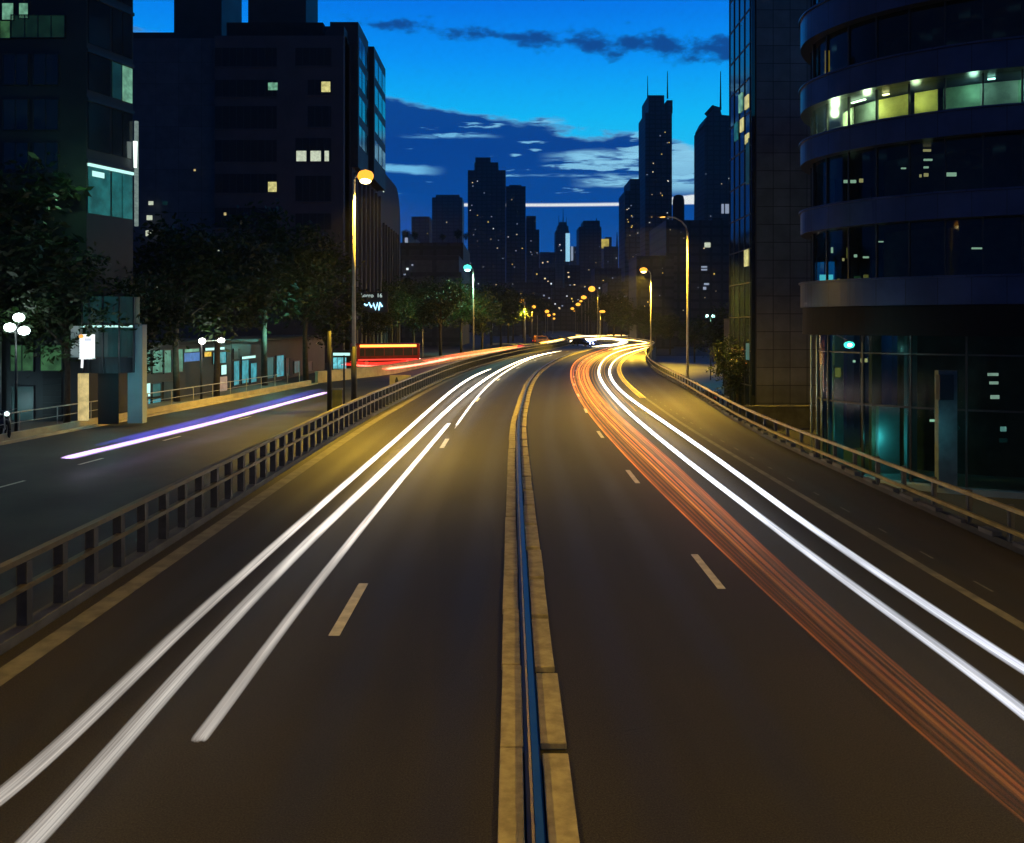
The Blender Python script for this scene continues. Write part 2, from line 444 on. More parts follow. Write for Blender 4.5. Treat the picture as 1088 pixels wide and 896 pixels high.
# painted lines
MB().sheet(course(-8.45, -40, 400), course(-8.03, -40, 400), .004).build('edge_line', M_wornline, road)
MB().sheet(course(8.95, -40, 400), course(9.17, -40, 400), .004).build('edge_line', M_line if False else M_wornline, road)
for k, (y, p) in enumerate(stations(4.0, 4.0, 260, 12.4)):
    y0 = y + 2.2
    if y0 < 15: continue
    MB().sheet([rp(y0 + t, 4.03) for t in (0, 1.4, 2.8)], [rp(y0 + t, 4.20) for t in (0, 1.4, 2.8)], .004).build('lane_dash', M_line, road)
for k, (y, p) in enumerate(stations(-3.4, 3.0, 260, 24.0)):
    y0 = y + 12.8
    MB().sheet([rp(y0 + t, -3.50) for t in (0, 1.6, 3.2)], [rp(y0 + t, -3.30) for t in (0, 1.6, 3.2)], .004).build('lane_dash', M_line, road)
for k, (y, p) in enumerate(stations(9.7, 8.0, 120, 2.6)):
    r_ = random.uniform(0.5, 1.0)
    MB().sheet([rp(y, 9.62), rp(y + r_, 9.62)], [rp(y, 9.68), rp(y + r_, 9.68)], .004).build('shoulder_dash', M_wornline, road)

# carriageway on the left, below the level of the main road's fence
FARK = [(-31.0, -20), (-26.7, 20), (-23.9, 41.8), (-21.2, 62), (-18.7, 83), (-15.6, 92), (-13.2, 100), (-11.2, 117), (-6.5, 150), (3, 200), (12, 250)]
def fark(Y):
    for (a, b) in zip(FARK, FARK[1:]):
        if Y <= b[1]: return a[0] + (b[0] - a[0]) * (Y - a[1]) / (b[1] - a[1])
    return FARK[-1][0]
yy = [y for y in ys(-20, 230, 4, 1.02)]
sr = MB().sheet([(fark(y), y) for y in yy], [(min(rp(y, LO - .02)[0], rp(y, LO)[0]), y) for y in yy], -.02)
sr = struct(sr.build('side_road', M_asphalt2))
for y0 in (35.2, 29.9, 42.5, 52):
    xa = (fark(y0) + rp(y0, LO)[0]) / 2 - .5
    MB().sheet([(xa, y0), (xa + .18, y0 + 1.7)], [(xa + .14, y0 - .02), (xa + .32, y0 + 1.68)], -.012).build('lane_dash', M_line, sr)
pv = MB().sheet([(-95, y) for y in yy if y < 86], [(fark(y) - .25, y) for y in yy if y < 86], .13)
struct(pv.build('pavement', M_pave))
pv = MB().quad((-95, 86, .0), (-18, 86, .0), (14, 262, .0), (-95, 262, .0)); struct(pv.build('service_road', M_asphalt2))

# ------------------------------------------------------------------ median
med = thing('median_kerb', 'double row of worn pale kerb blocks down the middle of the road', 'kerb', (*rp(6, 0), 0))
for side, (o, w, gap, l) in enumerate(((-.27, .30, .045, 2.75), (.27, .33, .24, 2.55))):
    rest = MB()
    for k, (y, p) in enumerate(stations(o, 3.2 + side * .7, 260, l)):
        j = random.uniform(-.05, .05); e = y + (l - gap + j)
        a = math.atan2(rp(e, o)[0] - rp(y, o)[0], e - y)
        ww = w * random.uniform(.95, 1.04); dxy = random.uniform(-.012, .012); hh = .11 + random.uniform(-.012, .012)
        path = [(p[0] + dxy, p[1]), (rp(e, o)[0] + dxy + random.uniform(-.008, .008), rp(e, o)[1])]
        if k < 48:
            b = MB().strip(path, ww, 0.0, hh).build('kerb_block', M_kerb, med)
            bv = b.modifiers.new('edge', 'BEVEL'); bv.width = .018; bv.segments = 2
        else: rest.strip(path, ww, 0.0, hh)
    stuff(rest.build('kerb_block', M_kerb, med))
MB().strip(course(0, 3, 200, 3), .20, .001, .035).build('drain_channel', M_black, med)
fen = thing('median_fence', 'low blue painted metal rail between the two kerb rows of the median', 'fence', (*rp(4, 0), 0))
MB().strip(course(0.02, 3, 190, 2), .085, .25, .32).build('rail', M_blue, fen)
MB().strip(course(-.045, 3, 190, 2), .03, .235, .308).build('rail_lip', M_rail, fen)
for k, (y, p) in enumerate(stations(0, 3.5, 190, 2.1)):
    if k < 90: MB().box(p[0] - .035, p[0] + .035, p[1] - .035, p[1] + .035, .03, .25).build('post', M_black, fen)

# ------------------------------------------------------------------ fence on the left of the main road
fl = thing('guard_fence', 'long two-rail fence with thick dark posts along the left edge of the road', 'fence', (*rp(10, -8.95), 0))
o = -8.95
MB().strip(course(o, 6, 330, 2), .16, 1.30, 1.40).build('rail', M_rail2, fl)
MB().strip(course(o + .06, 6, 330, 2), .14, .81, .90).build('rail', M_rail2, fl)
MB().strip(course(o, 6, 330, 2), .34, -.1, .16).build('base_kerb', M_conc, fl)
rest = MB()
for k, (y, p) in enumerate(stations(o, 7.0, 330, 1.28)):
    w = .095
    if k < 100:
        MB().box(p[0] - w, p[0] + w, p[1] - w, p[1] + w, .16, 1.288).build('post', M_post, fl)
    else: rest.box(p[0] - w, p[0] + w, p[1] - w, p[1] + w, .16, 1.288)
stuff(rest.build('post', M_post, fl))

# ------------------------------------------------------------------ crash barrier on the right
fr_ = thing('crash_barrier', 'curved two-beam steel crash barrier along the right edge of the road', 'barrier', (*rp(10, 11.95), 0))
for z in (1.03, .50):
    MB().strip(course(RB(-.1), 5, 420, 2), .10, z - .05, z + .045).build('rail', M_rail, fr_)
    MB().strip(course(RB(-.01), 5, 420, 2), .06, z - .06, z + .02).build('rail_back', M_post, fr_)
rest = MB()
for k, (y, p) in enumerate(stations(RB(.07), 6.0, 420, 2.0)):
    if k < 100: MB().box(p[0] - .05, p[0] + .07, p[1] - .06, p[1] + .06, 0, 1.07).build('post', M_post, fr_)
    else: rest.box(p[0] - .05, p[0] + .07, p[1] - .06, p[1] + .06, 0, 1.07)
stuff(rest.build('post', M_post, fr_))
MB().strip(course(RB(.08), 5, 420, 2), .22, -.05, .17).build('base_kerb', M_poledark, fr_)
rest = MB()
for k, (y, p) in enumerate(stations(RB(.05), 6.0, 200, 1.5)):
    l = random.uniform(.5, 1.25); h = random.uniform(.05, .12); oo = random.uniform(-.03, .07)
    if k < 90: MB().strip([rp(y, RB(oo)), rp(y + l, RB(oo + random.uniform(-.03, .03)))], random.uniform(.16, .24), .165, .19 + h).build('kerb_stone', M_conc, fr_)

# ------------------------------------------------------------------ light trails of the traffic: each one a bundle of thin glowing streaks
def smooth_path(pts, n=4):
    out = []
    for k in range(len(pts) - 1):
        p0, p1, p2, p3 = pts[max(k - 1, 0)], pts[k], pts[k + 1], pts[min(k + 2, len(pts) - 1)]
        for q in range(n):
            t = q / n
            out.append(tuple(.5 * (2 * b + (c_ - a) * t + (2 * a - 5 * b + 4 * c_ - d) * t * t + (3 * b - a - 3 * c_ + d) * t**3) for a, b, c_, d in zip(p0, p1, p2, p3)))
    out.append(pts[-1]); return out
def relax(P_, it=60):
    P_ = [Vector(p) for p in P_]
    for _ in range(it):
        Q = [p.copy() for p in P_]
        for i in range(1, len(P_) - 1):
            a, b, c_ = P_[i - 1], P_[i], P_[i + 1]; da, dc = (b - a).length, (c_ - b).length
            Q[i] = b + ((a * dc + c_ * da) / max(da + dc, 1e-6) - b) * (.5 * min(1.0, 25.0 / b.y if b.y > 25 else 1.0))
        P_ = Q
    return [tuple(p) for p in P_]
def trailmat(name, col, near, far, y0=8.0, y1=60.0, pw=1.0, fcol=None):
    """light streak: brighter where more traffic adds up, further along the road"""
    m = bpy.data.materials.new(name); m.use_nodes = True; N.nt = m.node_tree; nn = m.node_tree.nodes; L = m.node_tree.links
    nn.remove(nn['Principled BSDF']); em = nn.new('ShaderNodeEmission')
    t = nn.new('ShaderNodeNewGeometry'); s = nn.new('ShaderNodeSeparateXYZ'); L.new(t.outputs['Position'], s.inputs[0])
    y = N(s.outputs[1]); v = noise(vec(N(s.outputs[0]) * 9.0, y * .35, N(s.outputs[2]) * 9.0), 1.0, 4, .6)
    k = N.op('POWER', N.op('DIVIDE', y - y0, y1 - y0, clamp=True), pw)
    em.inputs[0].default_value = (*col, 1)
    if fcol: L.new(mixc(y.ss(50.0, 125.0), col, fcol), em.inputs[0])
    L.new(((k * (far - near) + near) * (v.ss(.2, .8) * .9 + .5)).v, em.inputs[1])
    tr = nn.new('ShaderNodeBsdfTransparent'); ad = nn.new('ShaderNodeAddShader')       # light adds up, it does not block what is behind
    L.new(em.outputs[0], ad.inputs[0]); L.new(tr.outputs[0], ad.inputs[1]); L.new(ad.outputs[0], nn['Material Output'].inputs[0])
    return m
TW1 = trailmat('white_streak', (1, .93, .84), .072, 1.5, 17, 80, 1.1, (1, .80, .42))
TW2 = trailmat('white_streak_dim', (1, .90, .80), .055, 1.0, 17, 80, 1.1, (1, .80, .42))
TW3 = trailmat('cool_streak', (.86, .90, 1.0), .11, 1.3, 20, 80, .9, (1, .66, .20))
TW3Y = trailmat('warm_white_streak', (1, .95, .90), .08, 1.4, 20, 80, .9, (1, .60, .14))
TG = trailmat('gold_glow', (1, .46, .03), .13, .35, 90, 180)
TBW = trailmat('blue_white_streak', (.35, .45, 1), 1.2, 1.6, 90, 300)
TY = trailmat('yellow_streak', (1, .52, .04), .8, 2.2, 95, 205)
TO1 = trailmat('orange_streak', (1, .20, .03), .016, .50, 18, 79, 1.0)
TO2 = trailmat('amber_streak', (1, .36, .05), .016, .60, 18, 89, 1.0)
TR = trailmat('red_streak', (1, .035, .02), .7, .8, 90, 200)
TRH = trailmat('pink_streak', (1, .30, .20), .8, 1.1, 90, 200)
TP = trailmat('violet_streak', (.55, .36, 1.0), .25, .4, 60, 99)
TPH = trailmat('pale_pink_streak', (1, .66, .95), .35, .6, 60, 99)
TB = trailmat('blue_streak', (.09, .09, .95), .05, .11, 60, 99)
def trail(label, pts, z, width, mats, n, seed, wz=.03, rr=.026, group='light trails of the passing traffic', taper=True):
    rnd = random.Random(seed)
    base = relax(smooth_path([px(x, y, z) for x, y in pts], 6))
    if pts[0][1] > 700 and taper:
        a, b = Vector(base[0]), Vector(base[1]); base.insert(0, tuple(a + (a - b).normalized() * 14))
    root = thing('light_trail', label, 'light trail', base[0], group)
    for k in range(n):
        f = (k + .5) / n - .5
        oo = f * width + rnd.uniform(-.2, .2) * width / n; zz = rnd.uniform(-wz, wz) * .5
        P2 = off2([(p[0], p[1]) for p in base], oo)
        a = rnd.randint(0, 2) if taper else 0; b = len(P2) - (rnd.randint(0, 3) if taper else 0)
        P3 = [(p[0], p[1], z + zz) for p in P2][a:b]
        rad = rr * rnd.uniform(.75, 1.25)
        MB().tube(P3, [rad * (.5 if i in (0, len(P3) - 1) else 1) for i in range(len(P3))], 5).build('streak', mats[rnd.randrange(len(mats))], root)
    return root
Z1 = .45
trail('outermost white light trail on the left carriageway, by the fence', [(-60, 893), (0, 849), (75, 789), (161, 699), (210, 650), (311, 564), (346, 532), (396, 489), (442, 449), (473, 420), (500, 400.5), (522, 392)], Z1, .22, [TW2, TW2, TW1], 11, 1)
trail('brightest white light trail on the left, running unbroken round the bend', [(-10, 938), (36, 894), (94, 830), (165, 747), (225, 680), (290, 611), (350, 553), (396, 512), (442, 468), (477, 433), (508, 408), (535, 391), (566, 378.5), (597, 373)], Z1, .25, [TW1, TW1, TW2], 12, 2)
trail('white light trail with a blunt near end, innermost on the left carriageway', [(211, 787), (240, 751), (285, 687), (319, 642), (354, 599), (396, 545), (435, 499), (477, 450)], Z1, .18, [TW2, TW2, TW1], 10, 3, taper=False)
trail('short thin white light trail on the left bend nearest the median', [(483, 455), (500, 430), (520, 407), (543, 391), (566, 380), (585, 375)], Z1, .14, [TW1], 4, 4)
trail('bluish white light trail on the right carriageway, next to the shoulder line', [(1150, 750), (1088, 712), (1039, 680), (946, 619), (853, 556), (816, 527), (772, 495), (723, 460), (681, 432), (659, 416), (648, 401), (648, 389), (661, 377), (691, 368.5)], .5, .21, [TW3], 10, 5)
trail('white light trail on the right carriageway, just outside the orange streaks', [(1150, 808), (1088, 757), (1039, 719), (969, 668), (899, 619), (830, 567), (772, 522), (723, 485), (681, 450), (655, 427), (639, 406), (635, 391), (647, 377), (670, 370), (693, 366.5)], .5, .23, [TW3, TW3Y], 10, 6)
trail('yellow glowing light trail along the inside of the far right bend', [(690, 428), (668, 410), (657, 396), (660, 384), (676, 374), (694, 369)], .4, .5, [TY], 5, 7, rr=.03)
trail('yellow light trail where the far bend turns back to the left', [(650, 372), (668, 367), (690, 364.5), (672, 361.5), (640, 358.5), (610, 356)], .4, 1.6, [TY, TW1], 6, 8, rr=.05)
trail('wide added golden streaks standing in for the lit road on the far right bend', [(650, 436), (631, 412), (626, 394), (638, 380), (664, 371), (686, 367.5)], .4, 3.2, [TG], 12, 21, wz=.1, rr=.05)  # glow added over the bend in place of the golden light on the road
trail('short blue-white headlight smear on the far bend in front of the dark car', [(613, 363.5), (622, 363), (633, 361.8)], .8, .9, [TBW], 6, 22, wz=.5, rr=.10)
LB = [(700, 560), (661, 508), (632, 463), (612, 425), (605, 403), (607, 388), (622, 377), (650, 369)]
oL = [(1160, 930), (1088, 875), (1039, 833), (969, 773), (899, 708), (830, 647), (760, 580), (698, 522), (661, 482), (632, 450), (612, 423), (605, 401), (607, 387), (622, 377), (649, 369)]
oR = [(1160, 888), (1088, 826), (1015, 759), (946, 703), (876, 643), (820, 591), (760, 536), (723, 497), (686, 466), (654, 440), (634, 419), (624, 401), (625, 388), (640, 377), (668, 369)]
ot = thing('light_trail', 'wide band of thin orange tail light streaks on the right carriageway', 'light trail', px(*oL[2], .7), 'light trails of the passing traffic')
rnd = random.Random(11)
TO3 = trailmat('faint_orange_streak', (1, .24, .035), .0022, .10, 18, 84, 1.0)
for k in range(92):
    wide = k < 44
    f = (k + rnd.random()) / 44 if wide else rnd.choice([rnd.uniform(-.02, .10), rnd.uniform(.1, .75), rnd.uniform(.2, .95), rnd.uniform(.88, 1.03)])
    z = .5 + rnd.uniform(-.05, .05)
    pts = relax(smooth_path([px(a[0] + (b[0] - a[0]) * f, a[1] + (b[1] - a[1]) * f, .5) for a, b in zip(oL, oR)], 5), 60)
    a = 0 if rnd.random() < .6 else rnd.randint(4, 26)
    b = len(pts) - (0 if rnd.random() < .6 else rnd.randint(0, 16))
    if a == 0: pts.insert(0, tuple(Vector(pts[0]) + (Vector(pts[0]) - Vector(pts[1])).normalized() * 10)); b += 1
    P3 = [(p[0], p[1], z) for p in pts][a:b]
    if wide and rnd.random() < .25: continue
    rad = rnd.uniform(.03, .06) if wide else rnd.uniform(.007, .020)
    MB().tube(P3, [rad * min(1, .2 + i * .15, .2 + (len(P3) - 1 - i) * .15) for i in range(len(P3))], 6).build('streak', TO3 if wide else rnd.choice([TO1, TO1, TO2]), ot)
trail('violet and pink light trail on the dark carriageway left of the fence', [(70, 487), (120, 475), (200, 456), (270, 438), (347, 417)], .6, .44, [TP, TPH], 8, 12, rr=.045, taper=False)
trail('dim blue light streak above the pink trail on the carriageway left of the fence', [(110, 473), (200, 450.5), (270, 433), (345, 413)], .6, .95, [TB], 14, 13, rr=.05)
trail('red tail light trail crossing behind the yellow parapet from the bus', [(366, 386), (400, 388), (437, 385), (482, 379), (520, 373), (562, 367)], .8, 1.2, [TR, TR, TRH], 9, 14, wz=.5, rr=.05)
trail('short bright red trail in front of the bus on the far side of the parapet', [(405, 393), (430, 390), (455, 386), (481, 381)], .7, .5, [TR, TRH], 5, 15, wz=.2, rr=.06)
trail('white glare of headlight trails on the far bend beyond the dark car', [(600, 364), (622, 360.5), (650, 360), (664, 362.5), (655, 366.5), (632, 368)], .6, 2.4, [TW1], 8, 16, wz=.5, rr=.10)
trail('pale headlight trail between the dark car and the left kerb far away', [(574, 365), (592, 362), (606, 359), (628, 357), (668, 356.5)], .6, 2.0, [TW2, TY], 6, 17, wz=.4, rr=.08)

# ------------------------------------------------------------------ street lamps
E_bulb = emit('sodium_bulb', (1, .74, .30), 9)
E_sod = emit('sodium_glow', (1, .40, .035), 1.7)
E_sodfar = emit('sodium_glow_far', (1, .42, .04), 2.0)
E_mer = emit('mercury_glow', (.10, .95, .70), 1.5); E_mbulb = emit('mercury_bulb', (.62, 1, .92), 6)
E_off = emit('faint_lens', (1, .50, .10), 2.0)
SOD = (1, .60, .04)
def lamp(label, base, H, arm, rise, lens, lr, energy, rz, group=None, col=SOD, darkbase=0.0, r0=.13, lightoff=-.5, cone=144, tilt=12):
    root = thing('street_lamp', label, 'street lamp', base, group); x0, y0, z0 = base
    c_, s_ = math.cos(rz), math.sin(rz)
    def w(a, z): return (x0 + c_ * a, y0 + s_ * a, z0 + z)
    if darkbase:
        MB().tube([w(0, 0), w(0, darkbase)], [r0 * 1.45, r0 * 1.35], 10).build('base_sleeve', M_poledark, root, True)
    hp = H - rise
    MB().tube([w(0, darkbase), w(0, hp)], [r0, r0 * .72], 10).build('pole', M_pole, root, True)
    pts = [w(0, hp - .05)] + [w(arm * (1 - math.cos(t * math.pi / 2)), hp + rise * math.sin(t * math.pi / 2)) for t in (.25, .5, .75, 1.0)]
    MB().tube(pts, [r0 * .7, r0 * .62, r0 * .55, r0 * .5, r0 * .45], 8).build('arm', M_pole, root, True)
    hd = MB().tube([w(arm - .1, H), w(arm + .25, H + .05), w(arm + .75, H + .02), w(arm + .95, H - .03)], [.07, .19, .20, .07], 10, .6).build('lamp_head', M_poledark, root, True)
    MB().ball(w(arm + .48, H - .05), lr, 14, 7).build('lens', lens, hd, True)
    if lens in (E_sod, E_mer): MB().ball(w(arm + .48, H - .05 - lr[2] * .62), (lr[0] * .72, lr[1] * .86, lr[2] * .62), 12, 7).build('bulb', E_bulb if lens is E_sod else E_mbulb, hd, True)
    if energy:
        lo = light('lamp_light', w(arm + .48, H + lightoff - lr[2]), energy, col, .25, root, spot=cone)
        lo.rotation_euler = (0, R(-tilt), rz)
    return root
lamp('tall lit orange street lamp by the guard fence, before the dark apartment block', px(376, 437), 15.0, .25, .5, E_sod, (.52, .46, .42), 25000, 0.15, darkbase=4.1, cone=142, tilt=14)
lamp('bent-neck lamp post behind the right crash barrier, its lamp almost dark', (rp(82, RB(1.0))[0], 82, -2.6), 18.0, 1.9, 1.5, E_off, (.30, .14, .08), 26000, math.pi + .1, darkbase=1.5, cone=152, tilt=14)
lamp('lit orange street lamp at the outside of the far right bend', (rp(173, RB(.9))[0], 173, -2.6), 18.7, 1.0, 1.1, E_sod, (.75, .6, .5), 105000, math.pi + .2, cone=140, tilt=24)
lamp('street lamp nearest to the viewer in the row behind the right barrier', (rp(8, 13.2)[0], 8, -2.6), 17.8, 1.9, 1.5, E_sod, (.62, .5, .36), 5200, math.pi, darkbase=1.5, cone=156, tilt=4)
lamp('added street lamp out of view left of the guard fence, lighting the foreground', (-9.7, 7, 0), 15.0, .6, .5, E_sod, (.62, .5, .36), 4200, 0, darkbase=4.1, cone=156, tilt=4)  # unseen lamp, added to light the foreground and even out the kerb shadows
lamp('lit cyan-white street lamp over the trees left of the fence', (X_(503, 164), 164, 0), 16.0, .6, .8, E_mer, (.75, .6, .6), 9000, math.pi, col=(.35, 1, .6), r0=.15, cone=170, tilt=0)
lamp('small orange lamp on a thick post, largest on the far road left side', (X_(557.5, 262), 262, 0), 12.6, .5, .6, E_sodfar, (.75, .6, .6), 60000, math.pi, r0=.32)
gL, gR = 'small orange street lamps down the left of the far road', 'small orange street lamps down the right of the far road'
for (x, y, Y, r) in ((567, 326, 330, .7), (581, 331, 420, 1.0), (583, 335, 470, .9), (588.5, 334, 520, .8), (588.5, 338.5, 600, .8)):
    H = Z_(y, Y); lamp('small orange street lamp in the row down the left of the far road', (X_(x, Y) - .6, Y, 0), H, .2, .5, E_sodfar, (r, r, r * .8), 6000 if Y < 400 else 0, 0, gL)
lamp('largest orange lamp of the row over the right of the far road', (X_(629, 335) + 2.2, 335, 0), Z_(307, 335), 1.8, 1.0, E_sodfar, (1.25, 1, 1.1), 9000, math.pi, gR)
for (x, y, Y, r) in ((620, 316, 430, 1.3), (617, 320, 480, .8), (614, 323.5, 540, 1.4), (608, 328, 660, 1.3), (610, 330.5, 700, .7)):
    H = Z_(y, Y); lamp('small orange street lamp in the row down the right of the far road', (X_(x, Y) + 2.4, Y, 0), H, 1.8, 1.0, E_sodfar, (r, r, r * .7), 0, math.pi, gR)
lamp('short dim street lamp on the right roadside beyond the bend', (X_(637.5, 300), 300, 0), Z_(331, 300), .3, .5, E_sodfar, (1.0, .7, .45), 2500, 0.0, r0=.2)
for x, yb, yt, Y in ((571, 362, 335, 290), (449, 382, 349, 150)):
    p = thing('thin_post', 'thin unlit roadside post among the dark trees' if x > 500 else 'thin unlit post beside the service road right of the bus', 'post', (X_(x, Y), Y, 0))
    MB().tube([(X_(x, Y), Y, 0), (X_(x, Y), Y, Z_(yt, Y))], [.09, .07], 6).build('pole', M_pole, p)
    MB().ball((X_(x, Y), Y, Z_(yt, Y)), (.16, .16, .12), 8, 4).build('cap', M_poledark, p)

# lamps with glass globes on the left pavement
E_globe = emit('globe_glow', (.80, 1, .95), 9)
E_glow2 = emit('globe_glow_warm', (1, .96, .86), 14)
Yg = 45.0
gl = thing('globe_lamp', 'lamp post with three white glass globes in front of the green windows', 'street lamp', (X_(17, Yg), Yg, .13))
MB().tube([(X_(17, Yg), Yg, .13), (X_(17, Yg), Yg, Z_(350, Yg))], [.08, .05], 8).build('pole', M_black, gl, True)
for (x, y, dy) in ((20, 337.5, .5), (10.5, 348, 0), (25.5, 351.5, -.3)):
    q = at(x, y, Yg + dy)
    MB().tube([(X_(17, Yg), Yg, Z_(354, Yg)), (q[0], Yg + dy, q[2] - .26)], .025, 6).build('bracket', M_black, gl)
    MB().ball(q, (.27, .27, .23), 14, 8).build('globe', E_globe, gl, True)
light('globe_light', at(17, 356, Yg - .6), 70, (.75, 1, .93), .3, gl)
Yg = 63.0
gl = thing('globe_lamp', 'lamp post with two white globes on a cross arm before the cyan shop', 'street lamp', (X_(214, Yg), Yg, .13))
MB().tube([(X_(214, Yg), Yg, .13), (X_(214, Yg), Yg, Z_(365, Yg))], [.09, .07], 8).build('pole', M_black, gl, True)
MB().tube([at(214, 362.6, Yg), at(235, 361.7, Yg)], .03, 6).build('cross_arm', M_pole, gl)
MB().ball(at(214.8, 362.6, Yg - .1), (.23, .23, .22), 12, 8).build('globe', E_glow2, gl, True)
MB().ball(at(235, 361.8, Yg - .1), (.25, .25, .17), 12, 8).build('globe', E_glow2, gl, True)
light('globe_light', at(225, 364, Yg - .8), 90, (.85, 1, .95), .3, gl)

# ------------------------------------------------------------------ pavement edge on the left: kerb wall and handrail
pw = thing('parapet_wall', 'low yellow-lit kerb wall along the far side of the left carriageway', 'wall', (fark(40), 40, 0))
ka = [(fark(y) - .12, y) for y in yy if y <= 84]
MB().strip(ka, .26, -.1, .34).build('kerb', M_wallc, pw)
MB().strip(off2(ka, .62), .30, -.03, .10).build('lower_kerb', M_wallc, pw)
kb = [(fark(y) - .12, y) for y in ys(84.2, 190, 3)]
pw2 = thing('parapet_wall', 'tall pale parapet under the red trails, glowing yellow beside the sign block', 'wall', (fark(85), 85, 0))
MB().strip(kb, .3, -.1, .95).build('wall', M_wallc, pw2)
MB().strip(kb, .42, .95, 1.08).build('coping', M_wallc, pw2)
hr = thing('handrail', 'thin metal handrail along the left pavement in front of the shops', 'railing', (fark(30) - .5, 30, .13))
hp = [(fark(y) - .5, y) for y in yy if 22 < y < 83]
for z, r in ((1.22, .035), (.72, .02)): MB().tube([(*p, z) for p in hp], r, 6).build('rail', M_pole, hr)
y = 23.5
while y < 83:
    MB().tube([(fark(y) - .5, y, .12), (fark(y) - .5, y, 1.2)], .032, 6).build('post', M_pole, hr); y += 2.9

# dark post, and the yellow board between it and the lamp
Yb = 55.0
p = thing('sign_post', 'thick dark post left of the tall lit lamp, a yellow board on its side', 'sign post', (X_(350, Yb), Yb, 0))
MB().tube([(X_(350, Yb), Yb, 0), (X_(350, Yb), Yb, Z_(352, Yb))], [.15, .13], 10).build('pole', M_poledark, p, True)
MB().box(X_(353.2, Yb), X_(363.5, Yb), Yb - .03, Yb + .03, .2, Z_(414.5, Yb)).build('board', mat('yellow_board', (.50, .36, .03), .6), p)
MB().box(X_(352.6, Yb), X_(364.2, Yb), Yb - .05, Yb + .05, Z_(414.5, Yb), Z_(412.5, Yb)).build('board_cap', M_wallc, p)
p2 = MB().tube([(X_(365.6, Yb + .4), Yb + .4, 0), (X_(365.6, Yb + .4), Yb + .4, Z_(378, Yb))], .06, 8).build('thin_post', M_poledark)
tag(p2, 'slim dark post between the yellow board and the tall lamp', 'post')

# the sign block where the parapet meets the fence
Ys = 80.0
s = thing('sign_block', 'pale concrete block with a dark emblem at the end of the yellow parapet', 'barrier block', (X_(425, Ys), Ys, 0))
MB().box(X_(414, Ys), X_(436, Ys), Ys, Ys + .5, -.02, Z_(399, Ys)).build('block', M_wallc, s)
MB().ball((X_(421.5, Ys), Ys - .004, Z_(405.5, Ys)), (.15, .02, .30), 10, 8).build('emblem', M_black, s)
MB().ball((X_(421.5, Ys), Ys - .004, Z_(402.2, Ys)), (.09, .02, .12), 10, 6).build('emblem', M_black, s)
MB().ball((X_(430.5, Ys), Ys - .004, Z_(407.8, Ys)), (.33, .02, .12), 10, 6).build('emblem', M_black, s)

# ------------------------------------------------------------------ left glass building (its shops on the ground floor)
E_green = emit('green_lit_window', (.20, .62, .24), .22, .75, 1.2)
E_greenb = emit('bright_green_window', (.38, .95, .62), .50, .6, 2.0)
E_teal = emit('teal_window', (.04, .40, .40), .35, .6, 1.3)
E_tealdim = emit('dim_teal_window', (.03, .20, .20), .16, .7, 1.0)
E_cyan = emit('cyan_shop', (.10, .72, .85), .60, .6, 1.6)
E_mint = emit('mint_window', (.24, .80, .56), .42, .6, 1.8)
E_yel = emit('warm_window', (1, .78, .32), .75, .45, 2.0)
E_wht = emit('white_panel', (.92, .98, 1), 1.3)
E_pale = emit('pale_window', (.85, .95, .72), .75, .3, 2.5)
E_mintw = emit('mint_white', (.55, 1, .92), 1.1)
E_orange = emit('orange_lamp', (1, .40, .05), 1.2)
E_blue = emit('blue_sign', (.10, .32, .85), .6, .3, 3)
E_bluew = emit('blue_white_sign', (.35, .75, 1), 3.0)
E_pink = emit('peach_panel', (.95, .62, .42), .45, .3)
E_amber = emit('amber_sign', (1, .62, .03), .9, .4, 4)
Y0 = 50.0
A = thing('glass_building', 'dark glass office building at the far left with a lit ground floor', 'building', (X_(70, Y0), Y0, 0))
xa = X_(92, Y0)
def wz(y): return Z_(y, Y0)
MB().prism([(-44, Y0), (xa, Y0), (xa + 1.2, Y0 + 3.3), (-27.5, 62), (-44, 62)], .0, 31).build('wall', M_dark, A)
def pane(par, x0, x1, y0, y1, Y, m, name='window', d=.06, frame=M_mull, nm=0):
    """lit or dark window: frame proud of the wall, pane as its sub-part"""
    X0, X1, z0, z1 = X_(x0, Y), X_(x1, Y), Z_(y1, Y), Z_(y0, Y)
    f = MB(); t = .05
    f.box(X0 - t, X1 + t, Y - d - .04, Y + .02, z1, z1 + t).box(X0 - t, X1 + t, Y - d - .04, Y + .02, z0 - t, z0)
    f.box(X0 - t, X0, Y - d - .04, Y + .02, z0, z1).box(X1, X1 + t, Y - d - .04, Y + .02, z0, z1)
    for k in range(nm):
        q = X0 + (X1 - X0) * (k + 1) / (nm + 1); f.box(q - .025, q + .025, Y - d - .03, Y + .02, z0, z1)
    fo = f.build(name, frame, par)
    MB().box(X0, X1, Y - d, Y - .01, z0, z1).build('pane', m, fo)
    return fo
for (x0, x1, y0, y1) in ((3, 15, 4, 22), (21, 30.5, 4, 20)): pane(A, x0, x1, y0, y1, Y0, E_greenb)
pane(A, 1, 11.5, 22.5, 41, Y0, E_green); pane(A, 13, 69, 17, 40, Y0, emit('dim_green_window', (.05, .22, .13), .10, .8, .7), nm=3)
for y0 in (58, 106, 152): pane(A, 4, 30, y0, y0 + 32, Y0, M_reflect, nm=1); pane(A, 36, 62, y0, y0 + 32, Y0, M_reflect, nm=1)
